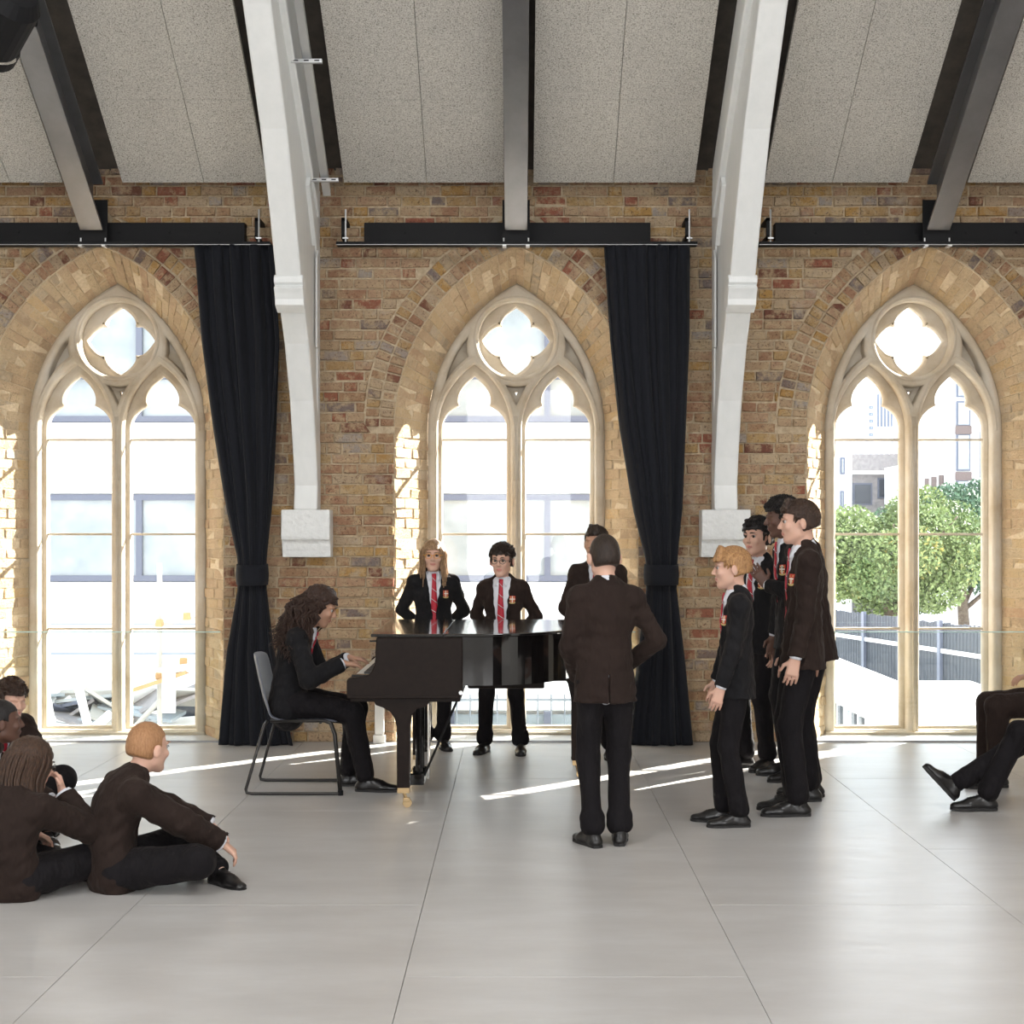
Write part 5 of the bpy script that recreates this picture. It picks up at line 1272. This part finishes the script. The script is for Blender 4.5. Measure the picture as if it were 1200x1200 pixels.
    # ---------------- glasses
    if glasses is not None:
        g = MB()
        for sx_ in (1, -1):
            ps = [hp_(sx_ * 0.032 + 0.0225 * math.cos(a), 0.102 - 0.35 * abs(sx_ * 0.032 + 0.0225 * math.cos(a)) ** 1.3, 0.004 + 0.0175 * math.sin(a)).tolist() for a in np.linspace(0, 2 * math.pi, 21)]
            g.tube(ps, 0.0021 * HK, 6, False)
            g.tube([hp_(sx_ * 0.054, 0.090, 0.010).tolist(), hp_(sx_ * 0.072, 0.070, 0.010).tolist(), hp_(sx_ * 0.080, 0.0, 0.010).tolist(), hp_(sx_ * 0.078, -0.02, -0.005).tolist()], 0.002 * HK, 6)
        g.tube([hp_(-0.011, 0.102, 0.009).tolist(), hp_(0, 0.106, 0.011).tolist(), hp_(0.011, 0.102, 0.009).tolist()], 0.0021 * HK, 6)
        gf = g.build('spectacles', glasses, body, True)
        for sx_ in (1, -1):
            ps = [hp_(sx_ * 0.032 + 0.021 * math.cos(a), 0.1005 - 0.35 * abs(sx_ * 0.032) ** 1.3, 0.004 + 0.016 * math.sin(a)).tolist() for a in np.linspace(0, 2 * math.pi, 18)[:-1]]
            mesh_obj('lens', ps, [tuple(range(17))], M_glass, gf)
    # ---------------- trousers
    ft = Field(wrinkle(0.0026, 30, 3))
    ft.cone(pelv + up * 0.10 * K, pelv, 0.118 * K, 0.122 * K, 0.03, side, 0.72)
    for i in range(2):
        hp2 = (hipR, hipL)[i]; dn = un(fj[i] - kn[i])
        ft.cone(hp2, kn[i], (0.086 + bulk) * K, (0.066 + bulk) * K, 0.03).cone(kn[i], fj[i] - dn * 0.02 * K, (0.066 + bulk) * K, 0.058 * K, 0.02)
        for z_ in (0.03, 0.075): ft.cone(fj[i] - dn * z_ * K + A3(0.02, 0, 0) * K, fj[i] - dn * z_ * K - A3(0.02, 0, 0) * K, 0.056 * K, 0.054 * K, 0.012)
        ft.cut(fj[i] + dn * 0.022 * K, dn, 0.13 * K)
    field_obj('trousers', ft, res * 1.3, trousers, body)
    # ---------------- shirt and blazer
    hemz = hem
    def torso(f, g, sl):
        f.cone(pelv, P1, (0.142 + g) * K, (0.122 + g) * K, 0.04, side, 0.66).cone(P1, P2, (0.122 + g) * K, (0.142 + g) * K, 0.04, side, 0.64)
        f.cone(P2, nk - up2 * 0.055 * K, (0.142 + g) * K, (0.105 + g) * K, 0.04, side, 0.62)
        f.cone(shL - up2 * 0.006 * K, shR - up2 * 0.006 * K, (0.046 + sl) * K, (0.046 + sl) * K, 0.035)
        f.cone(nk - up2 * 0.05 * K, nk + up2 * 0.012 * K, 0.085 * K, 0.060 * K, 0.035)
        for q_ in (shR, shL): f.cone(nk - up2 * 0.040 * K, q_ + up2 * 0.004 * K, (0.058 + sl) * K, (0.044 + sl) * K, 0.03)
        for i in range(2):
            f.cone((shR, shL)[i], el[i], (0.046 + sl + bulk) * K, (0.042 + sl + bulk) * K, 0.04).cone(el[i], wr[i] - un(wr[i] - el[i]) * 0.012 * K, (0.042 + sl + bulk) * K, (0.034 + sl + bulk * 0.7) * K, 0.015)
    fs_ = Field(); torso(fs_, 0.002, 0.001)
    for i in range(2): dr = un(wr[i] - el[i]); fs_.cut(wr[i] + dr * 0.004 * K, dr, 0.06 * K)
    # collar
    cd_ = un(hp_(0, -0.03, -0.06) - nk)
    fs_.cone(nk - cd_ * 0.01 * K, nk + cd_ * 0.040 * K + cf * 0.004 * K, 0.064 * K, 0.0575 * K, 0.008); fs_.cut(nk + cd_ * 0.046 * K + cf * 0.0 * K, un(cd_ + cf * 0.35), 0.09 * K, 0.003)
    for sx_ in (1, -1):
        c1 = nk + cd_ * 0.018 * K + cf * 0.060 * K + side * sx_ * 0.008 * K; c2 = nk - up2 * 0.042 * K + cf * 0.088 * K + side * sx_ * 0.040 * K
        fs_.cone(c1, c2, 0.013 * K, 0.008 * K, 0.006).cone(c1 + side * sx_ * 0.03 * K - cf * 0.010 * K, c2, 0.013 * K, 0.008 * K, 0.006)
    shirt = field_obj('shirt', fs_, res * 1.3, M_shirt, body)
    fz = Field(wrinkle(0.0022, 30, 8)); torso(fz, 0.014 + bulk, 0.010)
    dn0 = -up if not seated else None
    skirt = pelv - up * 0.12 * K if not seated else pelv - up * 0.03 * K
    fz.cone(P1, skirt, 0.130 * K, (0.183 if not seated else 0.178) * K, 0.04, side, 0.73)
    if not seated: fz.cut(skirt + up * 0.0, -up, 0.36 * K, 0.004)
    for i in range(2):
        dr = un(wr[i] - el[i]); fz.cut(wr[i] - dr * 0.012 * K, dr, 0.062 * K, 0.003)
    # collar roll and lapels, then the opening
    fz.cone(nk - up2 * 0.012 * K + side * 0.058 * K, nk - cf * 0.052 * K + up2 * 0.014 * K, 0.015 * K, 0.017 * K, 0.012).cone(nk - up2 * 0.012 * K - side * 0.058 * K, nk - cf * 0.052 * K + up2 * 0.014 * K, 0.015 * K, 0.017 * K, 0.012)
    fz.cone(nk - cf * 0.050 * K + side * 0.034 * K + up2 * 0.012 * K, nk - cf * 0.050 * K - side * 0.034 * K + up2 * 0.012 * K, 0.018 * K, 0.018 * K, 0.012)
    but = P1 + up * 0.02 * K
    fr0 = fz
    top_o = nk - up2 * 0.02 * K
    pts_l = []
    for sx_ in (1, -1):
        o_ = np.array([top_o + side * sx_ * 0.062 * K + cf * 0.3, (top_o + but) / 2 + side * sx_ * (0.055 + open_ * 0.5) * K + cf * 0.3, but + side * sx_ * (0.012 + open_) * K + cf * 0.3])
        p_ = ray(fz, o_, -cf, 0.4)
        pts_l.append(p_)
    for p_ in pts_l:
        fz.cone(p_[0], p_[1], 0.014 * K, 0.022 * K, 0.006, cf, 1.6) if False else fz.cone(p_[0] - cf * 0.006 * K, p_[1] - cf * 0.008 * K, 0.011 * K, 0.015 * K, 0.004).cone(p_[1] - cf * 0.008 * K, p_[2] - cf * 0.008 * K, 0.015 * K, 0.009 * K, 0.004)
    base_f = Field(); torso(base_f, 0.014, 0.010)
    def opening(P):
        """V between the lapels (and the open front below it) on the front half"""
        p = P - but; v = p @ up2; u = np.abs(p @ side); f_ = (P - (nk + P1) / 2) @ cf
        Lv = float((top_o - but) @ up2); w_ = (0.006 + open_) * K + np.clip(v / Lv, 0, 1.3) * (0.052 - open_ * 0.5) * K
        if open_ <= 0.001: w_ = np.where(v < 0, -0.02, w_)
        else: w_ = np.where(v < 0, open_ * K - v * 0.10, w_)
        return np.maximum(np.maximum(u - w_, 0.035 * K - f_), f_ - 0.15 * K)
    fz.add(opening, np.minimum(nk, pelv) - 0.28 * K, np.maximum(nk, pelv) + 0.28 * K, 0.004, 1)
    if vent and not seated: fz.box(skirt + A3(0, -0.10, 0.06) * K, A3(0.003, 0.06, 0.10) * K, None, 0.0, 0.002, 1)
    bz_ = field_obj('blazer', fz, res, blazer, body)
    # tie on the shirt front
    if tie:
        nt = 16; V = []; uv = []
        t0 = nk + cf * 0.0 + cd_ * 0.008 * K; ends = pelv + up * 0.13 * K
        rows_o = [t0 + (ends - t0) * (j / nt) + cf * 0.3 for j in range(nt + 1)]
        c_ = ray(fs_, np.array(rows_o), -cf, 0.45)
        for j in range(nt + 1):
            w_ = (0.019 if j < 2 else 0.014 + 0.021 * (j / nt)) * K
            if j == nt: w_ *= 0.25
            lift = 0.018 if j < 2 else 0.009
            for u in (-1, 0, 1): V.append(c_[j] + side * u * w_ + cf * ((lift if u == 0 else lift - 0.004) + 0.004) * K); 
        Fq = [(3 * j + k, 3 * j + k + 1, 3 * j + k + 4, 3 * j + k + 3) for j in range(nt) for k in (0, 1)]
        to = mesh_obj('tie', [v.tolist() for v in V], Fq, M_tie, body, True)
        ul = to.data.uv_layers.new(name='UVMap')
        for lp in to.data.loops: j, k = divmod(lp.vertex_index, 3); ul.data[lp.index].uv = (k - 1, j / nt)
        sd2 = to.modifiers.new('t', 'SOLIDIFY'); sd2.thickness = 0.004
    # crest on the breast pocket (wearer's left)
    if show_badge:
        c = P2 + up2 * 0.00 * K - side * 0.098 * K + cf * 0.3
        g0 = ray(fz, np.array([c + side * du * K + up2 * dv * K for dv in (0.034, 0.0, -0.034) for du in (-0.026, 0, 0.026)]), -cf, 0.45).reshape(3, 3, 3)
        def bp(u, v, l=0.003):
            """u, v in -1..1 on the pocket"""
            i = (1 - v); j = (u + 1); i = min(max(i, 0), 1.999); j = min(max(j, 0), 1.999); a, b = int(i), int(j); fi, fj_ = i - a, j - b
            p = (g0[a, b] * (1 - fi) * (1 - fj_) + g0[a + 1, b] * fi * (1 - fj_) + g0[a, b + 1] * (1 - fi) * fj_ + g0[a + 1, b + 1] * fi * fj_)
            return (p + cf * l).tolist()
        def patch(name, pl, m, parent, l):
            n = len(pl); vs = [bp(u, v, l) for u, v in pl] + [bp(u, v, l - 0.004) for u, v in pl]
            return mesh_obj(name, vs, [tuple(range(n))] + [(i, i + n, (i + 1) % n + n, (i + 1) % n) for i in range(n)], m, parent)
        bd = patch('crest_badge', [(-.85, .95), (.85, .95), (.85, -.2), (.6, -.6), (0, -.85), (-.6, -.6), (-.85, -.2)], M_red, body, 0.005)
        patch('badge_cross', [(-.14, .9), (.14, .9), (.14, .3), (.8, .3), (.8, .02), (.14, .02), (.14, -.78), (-.14, -.78), (-.14, .02), (-.8, .02), (-.8, .3), (-.14, .3)], M_wht, bd, 0.0062)
        patch('badge_scroll', [(-.98, -.62), (-.7, -.9), (0, -1.0), (.7, -.9), (.98, -.62), (.8, -.55), (0, -.72), (-.8, -.55)], M_gold, bd, 0.0068)
        for u, v in ((-.5, .62), (.5, .62), (-.45, -.25), (.45, -.25)): patch('badge_emblem', [(u - .15, v + .14), (u + .15, v + .14), (u + .1, v - .16), (u - .1, v - .16)], M_gold, bd, 0.0064)
    # blazer buttons
    if open_ <= 0.001 and not seated:
        for z_ in (0.0, -0.09):
            p_ = ray(fz, np.array([but + up * (z_ - 0.01) * K + side * 0.004 * K + cf * 0.3]), -cf, 0.45)[0]
            MB().tube([(p_ - cf * 0.002).tolist(), (p_ + cf * 0.005).tolist()], 0.009 * K, 10).build('button', M_sole, body)
    # ---------------- shoes
    for i in range(2):
        a = un((fdirs[i][0], fdirs[i][1], fpit[i])); sh = un(np.cross(a, A3(0, 0, 1))); u_ = un(np.cross(sh, a))
        an = fj[i]; g_ = an - u_ * 0.085 * K           # sole point under the ankle
        f = Field()
        f.cone(g_ - a * 0.035 * K + u_ * 0.030 * K, g_ + a * 0.10 * K + u_ * 0.030 * K, 0.034 * K, 0.043 * K, 0.02, sh, 0.8)
        f.cone(g_ + a * 0.10 * K + u_ * 0.030 * K, g_ + a * 0.178 * K + u_ * 0.024 * K, 0.043 * K, 0.034 * K, 0.02, sh, 0.66)
        f.cone(g_ - a * 0.022 * K + u_ * 0.03 * K, g_ - a * 0.008 * K + u_ * 0.085 * K, 0.036 * K, 0.034 * K, 0.02).cone(g_ + u_ * 0.07 * K, g_ + a * 0.09 * K + u_ * 0.045 * K, 0.032 * K, 0.030 * K, 0.02)
        f.cut(g_ + u_ * 0.012 * K + a * 0.06 * K, -u_, 0.22 * K, 0.003)
        so = field_obj('shoe', f, 0.0055, M_shoe, body)
        sk = MB(); dn = un(fj[i] - kn[i]); sk.tube([(an - dn * 0.05 * K).tolist(), an.tolist(), (g_ + u_ * 0.05 * K).tolist()], [0.044 * K, 0.042 * K, 0.036 * K], 14); sk.build('sock', M_trou, body, True)
        outl_ = [(-0.070, 0), (-0.060, 0.028), (-0.02, 0.034), (0.05, 0.038), (0.11, 0.047), (0.17, 0.041), (0.205, 0.022), (0.213, 0)]
        outl_ = outl_ + [(x, -y) for x, y in outl_[-2:0:-1]]
        n_ = len(outl_); vs = [(g_ + a * x * K + sh * y * K + u_ * (z_ * K)).tolist() for z_ in (0.0, 0.016) for x, y in outl_]
        o = mesh_obj('shoe_sole', vs, [tuple(range(n_)), tuple(range(n_, 2 * n_))] + [(k, (k + 1) % n_, (k + 1) % n_ + n_, k + n_) for k in range(n_)], M_sole, so)
        lc = MB()
        for k in range(4):
            p = g_ + a * (0.055 + 0.018 * k) * K; w_ = 0.018 * K
            q_ = ray(f, np.array([p + sh * w_ + u_ * 0.15 * K, p + u_ * 0.15 * K, p - sh * w_ + u_ * 0.15 * K]), -u_, 0.15 * K, 60)
            lc.tube([(v + u_ * 0.001).tolist() for v in q_], 0.0022, 5)
        tag(lc.build('shoe_lace', M_sole, so), kind='stuff')
    return body

G_P = 'pupils in dark blazers standing round the piano'; G_S = 'pupils sitting on the floor'
person(at=(-1.30, 9.15), face=(1, 0), h=1.66, pel=(0, -0.10, 0.575), neck=(0, 0.0, 1.03), bend=0.035, seated=True, hs=1.04,
       feet=((0.11, 0.40), (-0.10, 0.27)), knees=((0.1, 1, 1.2), (-0.1, 1, 1.2)), hands=((0.16, 0.262, 0.815), (-0.12, 0.27, 0.825)), poles=((0.6, -0.6, -0.9), (-0.5, -0.6, -0.9)),
       fingers=((-0.05, 1, -0.10), (0.1, 1, -0.10)), palmn=((0, -0.1, -1), (0, -0.1, -1)), fcurl=0.38, head=(0, -24, 0), hair=('longcurl', H_curl), skin=SK_M, blazer=M_navy, bulk=0.008,
       label='person with long dark curly hair seated on the chair playing the piano', show_badge=False, footdir=((0.1, 1), (-0.1, 1)))
person(px=508, py=877, face=(0.12, -1), h=1.50, hs=1.10, hands=((0.09, -0.14, 0.985), (-0.09, -0.14, 0.985)), poles=((1, -0.5, -0.1), (-1, -0.3, -0.1)), fingers=((-1, -0.1, 0.2), (1, -0.1, 0.2)), palmn=((0, -1, 0), (0, -1, 0)),
       head=(6, -4, 0), hair=('long', H_fair), glasses=M_gl_amber, skin=SK_L, blazer=M_navy, open_=0.004, label='girl with long fair hair and amber glasses standing behind the piano', group=G_P, feet=((0.07, 0), (-0.08, 0.02)), res=0.006)
person(px=589, py=882, face=(-0.18, -1), h=1.46, hs=1.13, hands=((0.10, -0.14, 0.975), (-0.10, -0.14, 0.975)), poles=((1, -0.45, -0.1), (-1, -0.3, -0.1)), fingers=((-1, -0.1, 0.2), (1, -0.1, 0.2)), palmn=((0, -1, 0), (0, -1, 0)),
       head=(4, -4, 0), hair=('curly', H_dkb), glasses=M_gl_dark, skin=SK_L, open_=0.035, label='boy with curly dark hair and dark glasses standing behind the piano', group=G_P, feet=((0.155, 0), (-0.155, 0.0)), res=0.006)
person(at=(0.545, 10.45), face=(-0.25, -1), h=1.60, res=0.0075, hs=1.06, hands=((0.08, 0.17, 1.0), (-0.08, 0.17, 0.98)), poles=((1, -0.4, -0.3), (-1, -0.4, -0.3)), palmn=((0, -1, 0), (0, -1, 0)), fingers=((-1, 0.2, 0.1), (1, 0.2, 0.1)),
       head=(15, 0, 0), hair=('short', H_dkb), skin=SK_M, label='boy half hidden behind the boy who has his back turned', group=G_P)
person(px=709, py=990, face=(-0.16, 1), h=1.545, hs=1.07, hands=((0.15, 0.12, 1.0), (-0.13, 0.14, 0.925)), poles=((1, -0.4, -0.1), (-0.8, -0.8, -0.1)), palmn=((-0.3, -1, 0), (0.3, -1, 0)), fingers=((-0.7, 0.1, -0.7), (0.7, 0.1, -0.7)),
       head=(-8, 0, 0), hair=('buzz', H_dkb), skin=SK_L, vent=True, label='boy with cropped brown hair standing with his back to us', group=G_P, feet=((0.085, 0), (-0.075, -0.03)), footdir=((0.25, 1), (-0.3, 1)), open_=0.01)
person(px=862, py=966, face=(-1, 0.06), h=1.47, hs=1.10, pel=(0, 0.0, 0.93), neck=(0, -0.015, 1.46), hands=((0.24, 0.12, 0.80), (-0.215, 0.13, 0.79)), poles=((0.4, -1, 0), (-0.4, -1, 0)),
       head=(0, -3, 0), hair=('fringe', H_ginger), skin=SK_L, blazer=M_navy, label='ginger blond boy standing in profile right of the piano', group=G_P, feet=((0.08, 0.07), (-0.08, -0.02)), footdir=((0.12, 1), (-0.12, 1)), open_=0.02, res=0.006)
person(px=889, py=900, face=(-0.85, -0.62), h=1.64, hs=1.10, hands=((0.23, 0.06, 0.80), (-0.22, 0.06, 0.80)), head=(-8, 0, 0), hair=('curly', H_black), skin=SK_L, blazer=M_navy,
       label='boy with curly black hair standing behind the ginger blond boy', group=G_P, feet=((0.09, 0.04), (-0.09, 0.0)), open_=0.01, res=0.006)
person(px=931, py=912, face=(-1, -0.10), h=1.79, res=0.0075, neck=(0, 0.03, 1.46), hands=((0.2, 0.08, 0.8), (-0.12, 0.21, 1.20)), poles=((0.4, -1, 0), (-0.9, -0.2, -0.8)), fingers=(None, (0.25, 0.5, 0.75)), palmn=(None, (0.9, -0.3, 0)), fcurl=(0.3, 0.25),
       head=(0, -8, 0), hair=('afro', H_black), skin=SK_D, blazer=M_navy, label='boy with dark skin mostly hidden behind the tall boy, one hand raised', group=G_P)
person(px=940, py=953, face=(-1, 0.05), h=1.745, hs=1.02, hands=((0.21, 0.06, 0.80), (-0.205, 0.075, 0.80)), poles=((0.4, -1, 0), (-0.35, -1, 0)), head=(0, -3, 0), hair=('short', H_brown), skin=SK_L, vent=True,
       label='tall brown haired boy standing in profile, nearest of the right group', group=G_P, feet=((0.08, 0.03), (-0.08, 0.03)), footdir=((0.1, 1), (-0.1, 1)), open_=0.012)
person(px=954, py=936, face=(-1, 0.1), h=1.75, neck=(0, 0.04, 1.46), hair=('short', H_dkb), skin=SK_M, label='boy standing directly behind the tall boy, only his back edge showing', group=G_P, res=0.0075, feet=((0.08, 0.0), (-0.08, 0.03)))

def floor_pose(**kw):
    d = dict(pel=(0, 0, 0.115), neck=(0, 0.13, 0.56), bend=0.06, seated=True, feet=((-0.07, 0.42, 0.075), (0.10, 0.45, 0.075)), knees=((1, 0.15, 0.22), (-1, 0.15, 0.22)),
             hands=((0.16, 0.47, 0.22), (0.0, 0.47, 0.24)), poles=((1, -0.1, -0.5), (-1, -0.1, -0.5)), footdir=((-1, 0.35), (1, 0.35)), fcurl=0.5, group=G_S, tie=False, show_badge=False, bulk=0.022)
    d.update(kw); return d
person(**floor_pose(at=(-1.77, 6.58), face=(0.88, 0.47), h=1.50, hs=1.10, head=(-22, -6, 0), hair=('buzz', H_blond), skin=SK_L, neck=(0, 0.10, 0.55), wide=1.08, feet=((-0.07, 0.44, 0.075), (0.16, 0.50, 0.075)), hands=((0.17, 0.53, 0.20), (0.08, 0.56, 0.24)),
       fingers=((0.1, 0.8, -0.7), (0.3, 0.8, -0.6)), palmn=((-0.3, -0.5, -0.8), (0.2, -0.5, -0.8)), label='boy with short ginger blond hair sitting cross legged on the floor'))
person(**floor_pose(at=(-2.17, 6.40), face=(0.30, 0.95), h=1.46, hs=1.12, head=(30, -14, 0), hair=('bob', H_bob), skin=SK_L, glasses=M_gl_dark, wide=1.12, neck=(0, 0.06, 0.51), bend=0.07, hands=((0.15, 0.25, 0.50), (-0.12, 0.38, 0.25)), poles=((1, 0, -1), (-1, 0, -0.6)),
       fingers=((-0.4, 0.1, 1), (0.3, 0.8, -0.5)), palmn=((-0.7, -0.7, 0), (0, -0.5, -0.8)), label='child with a dark bob sitting back to us at the lower left', bulk=0.022))
person(**floor_pose(at=(-2.74, 7.45), face=(0.95, 0.25), h=1.50, hs=1.08, head=(-10, 0, 0), hair=('buzz', H_black), skin=SK_D, label='boy with dark skin in profile at the left edge, sitting on the floor', res=0.0075))
person(**floor_pose(at=(-3.02, 8.65), face=(0.75, -0.66), h=1.52, hs=1.08, head=(0, -14, 0), hair=('messy', H_brown), skin=SK_L, tie=True, label='boy with tousled brown hair sitting nearest the left window', res=0.0075))
def seat_pose(**kw):
    d = dict(pel=(0, 0, 0.545), neck=(0, 0.02, 1.04), bend=0.03, seated=True, fcurl=0.4, group='pupils seated at the right edge', res=0.0078, footdir=((0.05, 1), (-0.05, 1)), hands=((0.15, 0.12, 0.68), (-0.15, 0.12, 0.68)),
             poles=((1, -0.6, -0.4), (-1, -0.6, -0.4)), fingers=((-0.2, 1, -0.1), (0.2, 1, -0.1)), palmn=((0, 0, -1), (0, 0, -1)))
    d.update(kw); return d
person(**seat_pose(at=(3.18, 8.45), face=(-1, 0), h=1.66, feet=((0.03, 0.80, 0.125), (-0.04, 0.60, 0.09)), knees=((0.05, 0.1, 1), (-0.1, 0.1, 1)), footdir=((0, 0.68), (0, 1)), foot_pitch=(0.74, 0.0), hair=('short', H_brown), neck=(0, -0.06, 1.04),
       label='person seated at the right edge, legs stretched out with one toe raised'))
person(**seat_pose(at=(3.32, 9.25), face=(-1, -0.03), h=1.70, feet=((0.08, 0.44, 0.09), (-0.08, 0.42, 0.09)), knees=((0, 0.6, 1), (0, 0.6, 1)), hair=('curly', H_black), skin=SK_M, trousers=M_blazer, bulk=0.01,
       label='person seated at the right edge with both knees bent upright'))
